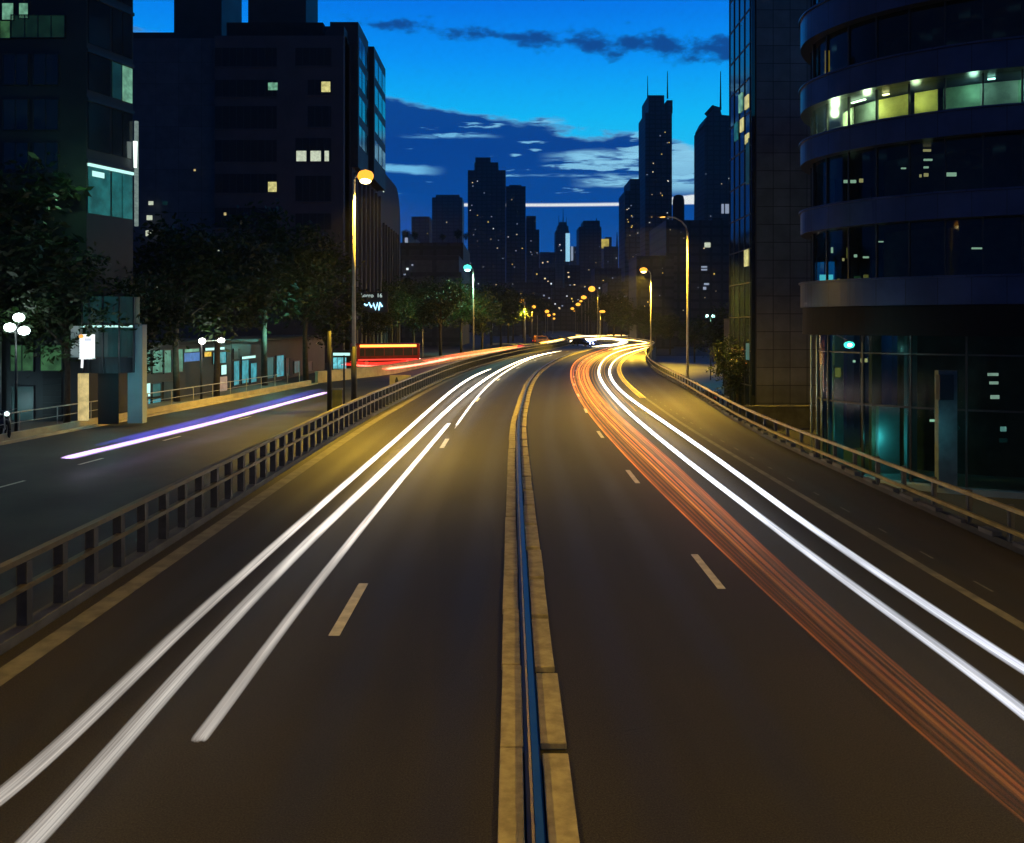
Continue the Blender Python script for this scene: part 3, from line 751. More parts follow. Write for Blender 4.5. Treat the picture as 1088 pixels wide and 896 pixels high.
# ground floor
pane(A, 12, 36, 367, 394, Y0, E_green, nm=1); pane(A, 44, 66, 367, 394, Y0, E_green, nm=0)
pane(A, 13, 36, 411, 446, Y0, E_tealdim)
sh = MB()
for k in range(9): sh.box(X_(46, Y0), X_(66, Y0), Y0 - .05 - .02 * (k % 2), Y0 + .02, .13 + k * .34, .13 + k * .34 + .32)
sh.build('shutter', M_recess, A)
MB().tube([(X_(2, Y0) - .3, Y0 - .6, .13), (X_(2, Y0) - .3, Y0 - .6, Z_(349, Y0))], .55, 18).build('column', M_white, A, True)
light('column_light', (X_(2, Y0) + .2, Y0 - 2.6, 1.0), 90, (.55, .95, 1), .2, A)
# slanted corner face: four storeys of glass
def cpt(t): return (xa + 1.2 * t, Y0 + 3.3 * t)
cn = (3.3 / 3.51, -1.2 / 3.51)
def cface(t0, t1, z0, z1, m, name='window', d=.05):
    a, b = cpt(t0), cpt(t1)
    poly = [(a[0] + cn[0] * d, a[1] + cn[1] * d), (b[0] + cn[0] * d, b[1] + cn[1] * d), (b[0] - cn[0] * .02, b[1] - cn[1] * .02), (a[0] - cn[0] * .02, a[1] - cn[1] * .02)]
    return MB().prism(poly, z0, z1).build(name, m, A)
floors = [(Z_(228, Y0), Z_(172, Y0)), (Z_(160, Y0), Z_(107, Y0)), (Z_(97, Y0), Z_(55, Y0)), (Z_(47, Y0), Z_(-4, Y0)), (Z_(-12, Y0), 30.6)]
for k, (z0, z1) in enumerate(floors):
    cface(0.0, 1.0, z1, z1 + .18, M_mull, 'spandrel', .12)
    for (t0, t1) in ((.03, .48), (.53, .73), (.76, .97)):
        if k == 0: m = E_teal
        elif k == 2 and t0 > .5: m = E_greenb if t0 > .7 else E_tealdim
        else: m = M_reflect
        cface(t0, t1, z0 + .1, z1 - .05, m)
cface(.02, .98, floors[0][1] - .22, floors[0][1] - .06, E_mintw, 'light_strip', .14)
cface(.10, .34, floors[0][1] - .75, floors[0][1] - .45, E_mintw, 'ceiling_lamp', .10)
light('bay_light', (X_(86, 47), 47.0, Z_(190, 47)), 170, (.35, 1, .45), .3, A)
# light tube on the corner
MB().tube([(xa + 1.42, Y0 + 3.25, Z_(240, 53)), (xa + 1.42, Y0 + 3.25, Z_(128, 53))], .12, 10).build('light_tube', trailmat('tube_glow', (.70, .95, .85), .12, .12), A, True)
MB().tube([(xa + 1.42, Y0 + 3.1, Z_(178, 53)), (xa + 1.42, Y0 + 3.1, Z_(150, 53))], [.09, .13, ][:2], 10).build('light_tube', emit('tube_bright', (.80, 1, .92), 1.6), A, True)
# round glass entrance
Yc = 47.6; xc, rc = X_(106, Yc), 1.55
def arc(r, a0, a1, n=14): return [(xc + r * math.cos(R(a0 + (a1 - a0) * k / n)), Yc + 1.6 + r * math.sin(R(a0 + (a1 - a0) * k / n))) for k in range(n + 1)]
def zc(y): return Z_(y, Yc)
ent = arc(rc, 180, 360)
MB().prism(ent, zc(345.5), zc(343)).build('canopy_ring', M_mull, A)
MB().wall(arc(rc - .04, 184, 356), zc(343), zc(315)).build('entrance_glass', E_tealdim, A)
MB().wall(arc(rc - .04, 230, 356), zc(380), zc(346)).build('entrance_glass', E_tealdim, A)
MB().wall(arc(rc - .02, 182, 356), zc(348), zc(345.8)).build('light_strip', E_mintw, A)
MB().wall(arc(rc - .05, 180, 356), zc(397), zc(380.5)).build('fascia', M_dark, A)
MB().box(xc - rc - .1, xc - rc + .35, Yc + .2, Yc + .6, zc(380), zc(346.5)).build('side_panel', M_white, A)
for a in (215, 245, 275, 305, 335):
    q = (xc + rc * math.cos(R(a)), Yc + 1.6 + rc * math.sin(R(a)))
    MB().box(q[0] - .04, q[0] + .04, q[1] - .04, q[1] + .04, zc(397), zc(315)).build('mullion', M_mull, A)
MB().box(X_(82.5, Yc), X_(93.5, Yc), Yc + .02, Yc + .1, zc(447), zc(397)).build('lit_door', E_yel, A)
MB().box(X_(99, Yc), X_(121, Yc), Yc + .55, Yc + .62, .13, zc(397)).build('door', M_recess, A)
MB().box(X_(127, Yc), X_(143, Yc), Yc + 1.0, Yc + 1.6, .13, zc(345)).build('column', M_teal, A)
light('entrance_light', (X_(128, Yc), Yc - 1.4, 2.2), 60, (.25, .95, 1), .2, A)
sg = thing('hanging_sign', 'bright white hanging sign box with an orange dot by the round entrance', 'sign', at(91, 370, 46.2))
Yn = 46.2
MB().box(X_(84.5, Yn), X_(98, Yn), Yn, Yn + .3, Z_(381, Yn), Z_(355.5, Yn)).build('sign_box', E_wht, sg)
MB().box(X_(83.5, Yn), X_(98.4, Yn), Yn - .02, Yn + .32, Z_(382, Yn), Z_(380.6, Yn)).build('sign_frame', M_white, sg)
MB().ball((X_(86.3, Yn), Yn - .01, Z_(357.6, Yn)), (.13, .05, .11), 10, 6).build('dot', E_orange, sg)
MB().box(X_(90, Yn), X_(97, Yn), Yn - .012, Yn, Z_(362.5, Yn), Z_(359.5, Yn)).build('lettering', emit('grey_print', (.62, .68, .78), 1.0), sg)
MB().tube([at(87.5, 382, Yn + .15), at(87, 391, Yn + .15)], .06, 8).build('lamp_tube', E_wht, sg)
MB().box(X_(84, Yn), X_(85, Yn), Yn + .3, Yn + 1.2, Z_(360, Yn), Z_(359, Yn)).build('bracket', M_black, sg)
light('sign_light', (X_(91, Yn), Yn - .5, Z_(370, Yn)), 60, (1, 1, 1), .3, sg)

# ------------------------------------------------------------------ row of shops under the trees, their fronts following the road
def face_pt(x, ln):
    """where the sight line of pixel column x meets the facade line"""
    (ax, ay), (bx_, by_) = ln; k = (x - HX) / F
    t = (k * ay - ax) / ((bx_ - ax) - k * (by_ - ay)); return (ax + (bx_ - ax) * t, ay + (by_ - ay) * t)
def fpane(par, x0, x1, y0, y1, ln, m, name='window', nm=0, d=.05):
    p, q = face_pt(x0, ln), face_pt(x1, ln); Y = (p[1] + q[1]) / 2; z0, z1 = Z_(y1, Y), Z_(y0, Y)
    L_ = math.dist(p, q); ux, uy = (q[0] - p[0]) / L_, (q[1] - p[1]) / L_; nx, ny = uy, -ux
    def pr(a, b, d0, d1):
        return [(p[0] + ux * a + nx * d0, p[1] + uy * a + ny * d0), (p[0] + ux * b + nx * d0, p[1] + uy * b + ny * d0), (p[0] + ux * b + nx * d1, p[1] + uy * b + ny * d1), (p[0] + ux * a + nx * d1, p[1] + uy * a + ny * d1)]
    t = .06; f = MB(); D0, D1 = -.02, d + .05
    f.prism(pr(-t, L_ + t, D0, D1), z1, z1 + t).prism(pr(-t, L_ + t, D0, D1), z0 - t, z0).prism(pr(-t, 0, D0, D1), z0, z1).prism(pr(L_, L_ + t, D0, D1), z0, z1)
    for k in range(nm):
        c0 = L_ * (k + 1) / (nm + 1); f.prism(pr(c0 - .03, c0 + .03, D0, d + .03), z0, z1)
    fo = f.build(name, M_mull, par); MB().prism(pr(0, L_, -.01, d), z0, z1).build('pane', m, fo); return fo
def rowshell(root, ln, h):
    (ax, ay), (bx_, by_) = ln
    MB().prism([(ax, ay), (bx_, by_), (bx_ - 6, by_ + 3), (ax - 6, ay + 3)], .05, h).build('wall', M_dark, root)
    L_ = math.dist(*ln); nx, ny = (by_ - ay) / L_, -(bx_ - ax) / L_
    MB().prism([(ax + nx * .02, ay + ny * .02), (bx_ + nx * .02, by_ + ny * .02), (bx_ + nx * .7, by_ + ny * .7), (ax + nx * .7, ay + ny * .7)], h - .25, h - .05).build('canopy', M_roofdark, root)
LN1 = ((X_(144, 59), 59.0), (X_(246, 74), 74.0)); LN2 = ((X_(246.5, 74.1), 74.1), (X_(345, 106), 106.0))
S = thing('shop_row', 'low row of shops with mint lit windows and a blue sign band under the trees', 'building', (*LN1[0], .1)); rowshell(S, LN1, 4.3)
for (x0, x1) in ((145.5, 152), (153.5, 159), (161, 172), (173.5, 181)): fpane(S, x0, x1, 372.5, 396, LN1, E_mint)
fpane(S, 186, 193.5, 371.5, 395, LN1, E_mint); fpane(S, 194.5, 211.5, 375, 384, LN1, E_blue, 'sign_band')
fpane(S, 195, 211, 371, 374, LN1, E_greenb, 'light_strip')
fpane(S, 147, 159, 408, 422, LN1, E_mintw); fpane(S, 161, 170, 408, 421, LN1, E_teal); fpane(S, 173, 184, 406, 424, LN1, E_tealdim)
fpane(S, 147, 159, 425, 437, LN1, E_cyan); fpane(S, 161, 170, 424, 434, LN1, E_cyan); fpane(S, 173, 184, 427, 432, LN1, E_teal)
fpane(S, 217, 238, 369.5, 372, LN1, E_mintw, 'light_strip'); fpane(S, 216, 224, 374, 379, LN1, E_amber, 'sign_band')
fpane(S, 225.5, 239.5, 374.5, 386, LN1, E_cyan); fpane(S, 234, 240, 388, 398, LN1, E_mintw); fpane(S, 229, 241, 400.5, 419, LN1, E_pink, 'poster')
S2 = thing('glass_shop', 'cyan glass shop front half hidden behind tree trunks', 'building', (*LN2[0], .1)); rowshell(S2, LN2, 4.25)
for (x0, x1, y0, y1, m) in ((247.5, 253, 371, 381, E_tealdim), (247.5, 253.5, 384, 409, E_cyan), (256, 263.5, 383, 407, E_cyan), (265.5, 272, 386, 406, E_cyan), (256, 271, 378.5, 381, E_mintw), (281, 290, 380, 402, E_teal), (293, 301, 378, 400, E_cyan), (303, 307, 381, 399, E_tealdim), (312, 318, 384, 396, E_teal), (326, 331, 385, 394, E_tealdim)):
    fpane(S2, x0, x1, y0, y1, LN2, m)
Y3 = 112.0
S3 = thing('bus_shelter', 'bright cyan lit kiosk seen between the dark post and the tall lamp', 'kiosk', (X_(363, Y3), Y3, 0))
MB().box(X_(350, Y3), X_(374, Y3), Y3, Y3 + 3, 0, Z_(373, Y3)).build('wall', M_dark, S3)
pane(S3, 354, 372, 375, 378, Y3, E_mintw, 'sign_band'); pane(S3, 354, 368, 380, 396, Y3, emit('cyan_kiosk', (.22, .85, .95), 1.0, .7, 2.2), nm=2)

# ------------------------------------------------------------------ dark apartment block
YB = 128.0; KB = YB / 90.0
def fz(z): return CH + (z - CH) * KB
Bb = thing('apartment_block', 'dark concrete apartment block with a few lit windows behind the left lamp', 'building', (X_(260, YB), YB, 0))
def zb(y): return Z_(y, YB)
xr = X_(365, YB)
MB().box(X_(228, YB), xr, YB, YB + 24, 0, zb(38)).build('wall', M_aptB, Bb)
MB().box(X_(100, YB), X_(228, YB), YB + 1.2, YB + 24, 0, zb(38)).build('wall', panels('apartment_panels', (.075, .08, .105), (.02, .02, .02), 3.3, 3.1), Bb)
MB().box(X_(168, YB), X_(221, YB), YB + 6, YB + 16, zb(38), zb(-50)).build('roof_block', M_dark, Bb)
MB().box(X_(110, YB), X_(168, YB), YB + 6, YB + 16, zb(38), zb(20)).build('roof_block', M_dark, Bb)
MB().box(X_(236, YB), X_(340, YB), YB + 2, YB + 12, zb(38), zb(19)).build('roof_block', M_roofdark, Bb)
MB().box(X_(257, YB), X_(320, YB), YB + 3, YB + 11, zb(19), zb(-40)).build('roof_block', M_dark, Bb)
MB().box(X_(345, YB), xr, YB + .4, YB + 3, zb(38), zb(27)).build('roof_block', M_dark, Bb)
for (x0, x1, rows) in ((228.5, 294, ((51, 71), (85, 103), (113, 137), (149, 172), (185, 205), (221, 242), (256, 276))), (314, 352, ((51, 70), (85, 101), (113, 135), (147, 172), (187, 214), (227, 244), (258, 280)))):
    for k, (y0, y1) in enumerate(rows):
        a = x0 + (13 if x0 > 300 and k in (1, 2) else 0)
        fo = MB().box(X_(a, YB), X_(x1, YB), YB - .04, YB - .005, zb(y1), zb(y0)).build('window', M_recess, Bb)
        MB().box(X_(a, YB) - .1, X_(x1, YB) + .1, YB - .16, YB - .004, zb(y1) - .18, zb(y1)).build('sill', M_aptB, fo)
        mu = MB(); q = a
        while q < x1 - 6:
            q += 7.6; mu.box(X_(q, YB) - .05, X_(q, YB) + .05, YB - .07, YB - .042, zb(y1), zb(y0))
        mu.build('mullion', M_dark, fo)
E_lemon = emit('lemon_window', (1, .92, .35), .8, .5, 1.5)
for (x0, x1, y0, y1, m) in ((285, 295, 88, 96, E_greenb), (341.5, 351, 87, 98, E_lemon), (315, 325.5, 160.5, 171.5, E_pale), (330, 341, 160.5, 171.5, E_pale), (345, 349.5, 160.5, 171.5, E_pale), (285, 294, 193.5, 204, E_lemon), (238, 240.5, 226, 229, E_yel), (224, 235, 264, 267, E_pale), (252, 255, 267, 271, E_amber), (337.5, 341, 268, 272, E_orange), (349, 351, 270, 272, E_orange), (158, 163, 214, 218, E_pale), (173, 178, 214, 218, E_tealdim), (156, 162, 229, 234, E_pale), (155, 164, 245, 251, E_pale), (206, 208, 180, 182, E_yel), (166, 169, 298, 306, E_pale)):
    MB().box(X_(x0, YB), X_(x1, YB), YB - .09, YB - .03, zb(y1), zb(y0)).build('lit_window', m, Bb)
# stepped glazed bays on the side that faces the road
for (ya, yb2, ztop, out) in ((129.0, 132.6, zb(38) + .4, .0), (133.2, 142.6, fz(37.2), 1.2), (144.0, 157.0, fz(37.0), 1.9)):
    bay = MB().box(xr - 3, xr + out, ya, yb2, fz(22) if out else 0, ztop).build('bay', M_dark, Bb)
    z = fz(24.4)
    while z + 3.1 < ztop and out:
        f = MB().box(xr + out, xr + out + .05, ya + .6, yb2 - .6, z, z + 3.0).build('window', M_reflect, Bb)
        mm = MB()
        for t in (.33, .66): mm.box(xr + out + .05, xr + out + .10, ya + (yb2 - ya) * t - .08, ya + (yb2 - ya) * t + .08, z, z + 3.0)
        mm.build('mullion', M_mull, f); z += 4.4
MB().box(xr - 4, xr + .4, 132.8, 163, 0, fz(22) - .01).build('wall', M_aptB, Bb)
fins = MB()
for k in range(7): fins.box(xr + .4, xr + .85, 134 + k * 4.1, 134.7 + k * 4.1, 0, fz(21.5))
fins.build('fin', M_aptB, Bb)
xw = xr - .6
Bc = thing('round_top_building', 'dark narrow building with a slightly rounded roof corner right of the apartment block', 'building', (xw, 166, 0))
zt_ = fz(26.2); prof = [(0, 0), (0, zt_)] + [(25 + 8 * math.sin(R(a)), zt_ - 8 + 8 * math.cos(R(a))) for a in range(0, 91, 15)] + [(33, 0)]
mbc = MB(); n = len(prof); mbc.v += [(xw - 14, 165 + p, z) for p, z in prof] + [(xw, 165 + p, z) for p, z in prof]
for k in range(n): mbc.f.append((k, (k + 1) % n, n + (k + 1) % n, n + k))
mbc.f.append(tuple(range(n))); mbc.f.append(tuple(n + k for k in range(n)))
mbc.build('wall', M_aptB, Bc)
fins = MB()
for k in range(8): fins.box(xw, xw + .4, 167 + k * 3.7, 167.5 + k * 3.7, 0, zt_ - 10)
fins.build('fin', M_aptB, Bc)
MB().box(xw - .05, xw + .06, 171, 172.4, zt_ - 4, zt_ - 2.8).build('lit_window', E_pale, Bc)
# lettering and neon above the trees beside the lamp
Yt = 138.0
def text(s_, name, loc, size, m, par, rot=(90, 0, 0)):
    cu = bpy.data.curves.new(name, 'FONT'); cu.body = s_; cu.size = size; cu.extrude = .02; cu.align_x = 'LEFT'
    o = bpy.data.objects.new(name, cu); COL.objects.link(o); cu.materials.append(m)
    me = bpy.data.meshes.new_from_object(o.evaluated_get(bpy.context.evaluated_depsgraph_get()))
    bpy.data.objects.remove(o); o = bpy.data.objects.new(name, me); COL.objects.link(o)
    o.parent = par; q = ORG[par]; o.location = tuple(a - b for a, b in zip(loc, q)); o.rotation_euler = tuple(R(a) for a in rot); return o
ns = thing('neon_sign', 'small white lettering with a blue neon scribble under it, right of the lamp post', 'sign', at(393, 320, Yt))
MB().box(xr + .3, X_(412, Yt), Yt + .1, Yt + .3, Z_(332, Yt), Z_(310, Yt)).build('backing', M_dark, ns)
text('barro  16', 'lettering', at(383.5, 316, Yt), .86, emit('letter_white', (.7, .9, .85), .8), ns)
neon = MB()
zig = [(387, 323), (389, 325), (392, 322), (394.5, 326.5), (396.5, 322.5), (399, 329), (401, 322), (402.5, 329.5), (404, 321.5), (406, 326)]
neon.tube([at(x, y, Yt) for x, y in zig], .15, 6); neon.build('neon_tube', E_bluew, ns)

# ------------------------------------------------------------------ round banded office building on the right
ZG = -2.6
E = thing('round_building', 'curved office building with blue-grey bands and one lit storey on the right', 'building', (25, 46, ZG))
PE = [(34, 66), (27, 62), (21.6, 57.6), (18.3, 54.2), (16.7, 51.6), (16.15, 49.6), (16.35, 47.9), (17.2, 45.9), (18.7, 44.0), (21, 42.2), (23.5, 41.0), (28, 39.6), (34, 38.7), (44, 38.2)]
PE = [tuple(p) for p in smooth_path(PE, 5)]
def inset(d): return off2(PE, -d)          # towards the inside of the curve
def ringwall(o_, d, z0, z1): return o_.wall(inset(d), z0, z1)
def slab(o_, d0, d1, z0, z1):
    """ring slab between two insets, all faces"""
    A_, B_ = inset(d0), inset(d1); u = 0.0
    for k in range(len(A_) - 1):
        a, b, c2, d2 = A_[k], A_[k + 1], B_[k + 1], B_[k]; l = math.dist(a, b)
        o_.quad((*a, z0), (*b, z0), (*b, z1), (*a, z1), [(u, z0), (u + l, z0), (u + l, z1), (u, z1)])
        o_.quad((*a, z1), (*b, z1), (*c2, z1), (*d2, z1), [(0, 0)] * 4); o_.quad((*d2, z0), (*c2, z0), (*b, z0), (*a, z0), [(0, 0)] * 4)
        u += l
    return o_
M_band = panels('band_panels', (.045, .065, .15), (.02, .025, .045), 1.45, 40.0, uv=True, rough=.32, metal=.1, gap=.018)
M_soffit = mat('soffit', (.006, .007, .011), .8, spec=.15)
M_core = mat('interior_wall', (.13, .14, .13), .8, var=.5, scale=.5)
G_dark = glass('tinted_glass', (.45, .62, .66), .55, .03)
G_clear = glass('clear_glass', (.75, .92, .86), .8, .03)
bands = [(6.45, 7.75), (10.55, 11.75), (14.45, 15.60), (17.35, 18.65), (21.05, 22.55), (25.2, 26.5)]
inner = list(reversed(inset(13)))
for k, (z0, z1) in enumerate(bands):
    slab(MB(), 0, 5.5, z0, z1).build('band', M_band, E)
    slab(MB(), -.10, .3, z1 - .002, z1 + .09).build('band_cap', M_band, E)
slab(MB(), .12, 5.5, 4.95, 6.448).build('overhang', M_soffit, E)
storeys = [(7.84, 10.55), (11.84, 14.45), (15.69, 17.35), (18.74, 21.05), (22.64, 25.2)]
def stations_e(d, step):
    P_ = inset(d); out = []; acc = 0.0; nxt = 0.0
    for a, b in zip(P_, P_[1:]):
        l = math.dist(a, b)
        while nxt <= acc + l:
            t = (nxt - acc) / l; q = (a[0] + (b[0] - a[0]) * t, a[1] + (b[1] - a[1]) * t)
            out.append((q, ((b[0] - a[0]) / l, (b[1] - a[1]) / l))); nxt += step
        acc += l
    return out
for k, (z0, z1) in enumerate(storeys):
    w = ringwall(MB(), .62, z0 - .09, z1).build('ribbon_window', G_clear if k == 2 else G_dark, E)
    mu = MB()
    for q, t in stations_e(.58, 1.62):
        mu.box(q[0] - .035, q[0] + .035, q[1] - .06, q[1] + .06, z0 - .088, z1 - .002, rot=math.atan2(t[1], t[0]))
    mu.build('mullion', M_mull, w)
    ringwall(MB(), 4.4, z0 - .08, z1).build('interior_wall', M_core, E)
# the lit storey: ceiling lamps and partitions behind the glass
E_ceil = emit('office_ceiling_lamp', (.75, 1, .62), 5.0); E_ceily = emit('warm_ceiling_lamp', (1, .86, .35), 6.0); E_ceilt = emit('teal_ceiling_lamp', (.45, 1, .85), 4.0)
part_cols = [mat('partition_yellow', (.62, .50, .12), .7), mat('partition_pale', (.62, .68, .50), .7), mat('partition_green', (.16, .28, .20), .7), mat('partition_grey', (.25, .30, .28), .7)]
rnd = random.Random(5)
vis = [(q, t) for q, t in stations_e(2.4, 1.62) if q[1] < 56]
pat = [1, 1, 1, 2, 1, 1, 3, 0, 0, 2, 3, 2, 3, 2, 2, 3, 1, 2]
for k, (q, t) in enumerate(vis):
    w_ = .82 if k % 4 else .55
    MB().box(q[0] - w_, q[0] + w_, q[1] - .04, q[1] + .04, 15.62, 17.30, rot=math.atan2(t[1], t[0])).build('partition', part_cols[pat[k % len(pat)]], E)
for k, (q, t) in enumerate([(q, t) for q, t in stations_e(1.5, 1.62) if q[1] < 57]):
    if k in (9, 10, 12, 14, 15) or q[0] / q[1] < .375: continue
    mm = E_ceil if k < 8 else (E_ceily if k == 8 else E_ceilt)
    l_ = .45 if k < 8 else .16
    MB().box(q[0] - l_, q[0] + l_, q[1] - .07, q[1] + .07, 17.24, 17.30, rot=math.atan2(t[1], t[0])).build('ceiling_lamp', mm, E)
for k, (q, t) in enumerate([(q, t) for q, t in stations_e(1.7, 2.6) if q[1] < 55]):
    light('office_light', (q[0], q[1], 16.9), (105, 105, 100, 80, 34, 34, 40, 28, 32, 28, 28)[min(k, 10)], (.80, 1, .55) if k < 5 else (.55, 1, .75), .2, E)
# odd lamps in the dark storeys
E_spot = emit('room_lamp', (.75, 1, .65), 1.0); E_spoty = emit('room_lamp_warm', (1, .72, .28), .9); E_spotc = emit('cyan_screen', (.15, .9, 1), 1.4)
def spot(x, y, w, h, m, d=2.6, Y=None, name='room_lamp'):
    # find where the sight line meets the inset curve
    P_ = inset(d); best = min(P_, key=lambda p: abs(p[0] / p[1] - (x - HX) / F) if p[1] < 52 else 9)
    Y = best[1]
    return MB().box(X_(x - w / 2, Y), X_(x + w / 2, Y), Y - .03, Y + .03, Z_(y + h / 2, Y), Z_(y - h / 2, Y)).build(name, m, E)
for a in ((903, 193, 13, 3.2, E_spot), (915, 192, 4, 4, E_spoty), (1011, 185.5, 10, 4, E_spot), (985, 160, 8, 2.4, E_spoty), (986, 170, 9, 2, E_spot), (984, 178, 5, 2, E_spot), (984, 186, 4.5, 3.5, E_spoty), (978, 187, 2, 3, E_spoty), (960, 179, 5, 1.5, E_spot), (903, 167, 7, 2, E_spotc),
          (878, 296, 14, 8, E_spotc), (884, 266, 2, 6, E_spot), (901, 269, 3, 11, emit('dim_warm', (.6, .5, .1), .4)), (896, 276, 2, 3, E_spoty), (909, 272, 3, 3, E_spot), (920, 273.5, 6, 2, E_spot), (911, 296, 7, 5, E_green), (920, 295, 5, 6, emit('dim_warm', (.6, .5, .1), .4)), (891, 298, 2, 3, E_spoty), (936, 257, 5, 1.2, E_spot), (1038, 264, 11, 1.8, E_spot), (907, 243, 4, 1.2, E_spot),
          (1055, 398, 11, 3.0, E_pale), (1056, 407, 9, 3.0, E_pale), (1057, 422, 9, 4, E_pale), (918, 383, 7, 4, E_spoty), (907.5, 384, 2.4, 2.4, E_spot), (890, 396, 6, 10, emit('dim_warm', (.6, .5, .1), .4)), (991, 447, 6, 2.4, E_spot), (1066, 456, 6, 5, emit('dim_screen', (.4, .75, .65), .5)), (1066, 468, 8, 4, E_tealdim), (1068, 455, 1.5, 3, E_spot), (972, 471, 1.5, 1.5, E_spot)): spot(*a)
spot(879, 66, 5, 24, emit('yellow_curtain', (1, .55, .05), .6, .3), .9, name='curtain')
# glazed lobby below the overhang
w = ringwall(MB(), 1.0, ZG + .3, 4.95).build('lobby_glass', glass('lobby_glazing', (.45, .70, .72), .66, .14, ior=1.28), E)
mu = MB()
for q, t in stations_e(.96, 2.5): mu.box(q[0] - .05, q[0] + .05, q[1] - .07, q[1] + .07, ZG + .3, 4.95, rot=math.atan2(t[1], t[0]))
mu.wall(inset(.93), 1.35, 1.45); mu.wall(inset(.93), 4.0, 4.08)
mu.build('mullion', M_mull, w)
ringwall(MB(), 5.2, ZG + .1, 4.95).build('lobby_wall', mat('lobby_wall', (.06, .075, .075), .7, var=.5, scale=.4), E)
slab(MB(), .5, 6, ZG, ZG + .29).build('plinth', M_teal, E)
E_lobby = emit('teal_floor_light', (.1, .85, .95), 1.0)
def lobbycol(x, d, wd, name='column', m=M_teal, z0=ZG + .29, z1=4.94):
    P_ = inset(d); b = min(P_, key=lambda p: abs(p[0] / p[1] - (x - HX) / F) if p[1] < 52 else 9)
    MB().box(b[0] - wd / 2, b[0] + wd / 2, b[1] - .2, b[1] + .2, z0, z1).build(name, m, E); return b
q1 = lobbycol(1004, .72, .9, m=mat('grey_pillar', (.10, .13, .135), .7), z1=3.3); lobbycol(1004, .42, .66, 'display_case', M_black, 1.9, 3.1)
q2 = lobbycol(929, 2.6, .5, m=mat('brown_column', (.20, .13, .08), .7)); q3 = lobbycol(945, 2.8, 1.1, 'counter', M_teal, ZG + .29, 1.2)
lobbycol(888, 2.0, .5); lobbycol(966, 2.4, .5, 'partition', M_teal)
light('lobby_light', (q2[0] - .3, q2[1] - 1.0, -.4), 42, (.12, .9, .85), .15, E)
light('lobby_light', (q1[0] - .7, q1[1] - 1.3, .4), 16, (.15, .9, 1), .15, E)
light('lobby_light', (18.6, 46.6, -.6), 14, (.15, .9, 1), .15, E)
# scaffold-like pipes at the building's left end, below the overhang
pm = MB()
for k, (a, b) in enumerate(((862, 49.8), (868, 49.4), (873, 49.2), (880, 48.8), (886, 48.6))): pm.tube([(X_(a, b), b, ZG), (X_(a, b), b, 4.95 if k < 2 else 3.3)], .06, 6)
pm.build('downpipe', mat('pipe_steel', (.30, .36, .30), .35, metal=.6), E)
fl_ = thing('wall_lamp', 'bright teal floodlight under the overhang of the round building', 'lamp', at(902, 367, 43.6))
q = at(902, 367, 43.6)
MB().box(q[0] - .16, q[0] + .16, q[1], q[1] + .18, q[2] - .02, q[2] + .24).build('housing', M_black, fl_)
MB().ball((q[0], q[1] - .03, q[2] + .02), (.27, .10, .18), 12, 8).build('lens', emit('teal_flood', (.06, .90, .66), 1.5), fl_, True)
MB().ball((q[0], q[1] - .07, q[2] + .02), (.14, .09, .10), 10, 6).build('bulb', E_mbulb, fl_, True)
MB().tube([(q[0], q[1] + .1, q[2] + .2), (q[0], q[1] + 1.6, 4.97)], .03, 6).build('bracket', M_black, fl_)
light('flood_light', (q[0], q[1] - .35, q[2] - .25), 55, (.2, 1, .85), .1, fl_)

# ------------------------------------------------------------------ tall panelled block behind it
YD = 75.0; xD = X_(803.5, YD)
D = thing('panelled_tower', 'tall grey panelled tower with a narrow glass side facing the road', 'building', (xD, YD, ZG))
MB().box(xD, 40, YD, YD + 7.9, ZG, 52).build('wall', panels('tower_panels', (.15, .155, .175), (.03, .03, .035), 1.42, 1.50, gap=.03, rough=.45), D)
cw = MB().box(xD - .35, xD - .02, YD + .2, YD + 7.8, ZG, 52.2).build('curtain_wall', mat('facade_glass_blue', (.012, .02, .035), .07, var=.3, scale=.3, spec=1.0), D)
mu = MB()
for k in range(19): mu.box(xD - .41, xD - .35, YD + .3, YD + 7.7, ZG + 2.9 * k, ZG + 2.9 * k + .09)
for t in (.5, 2.3, 4.1, 5.9, 7.6): mu.box(xD - .42, xD - .35, YD + t, YD + t + .08, ZG, 52)
mu.build('mullion', M_mull, cw)
for (t, z, h, m) in ((1.0, 24.0, 1.1, E_lemon), (2.6, 22.4, 1.1, E_lemon), (.9, 21.0, .8, E_lemon), (3.1, 24.2, 1.6, E_greenb), (4.6, 22.0, 1.6, E_teal), (1.2, 10.5, 1.4, E_lemon), (.6, 17.5, 3.8, E_tealdim), (.6, 2.5, 1.4, E_teal)):
    MB().box(xD - .44, xD - .34, YD + t, YD + t + 1.1, z, z + h).build('lit_window', m, D)
lw = thing('boundary_wall', 'low dark wall at the foot of the panelled tower', 'wall', (20, 70, ZG))
MB().box(16.5, 24, 70, 70.4, ZG, -1.0).build('wall', M_conc, lw)
MB().box(16.4, 24.1, 69.95, 70.45, -1.0, -.88).build('coping', M_conc, lw)

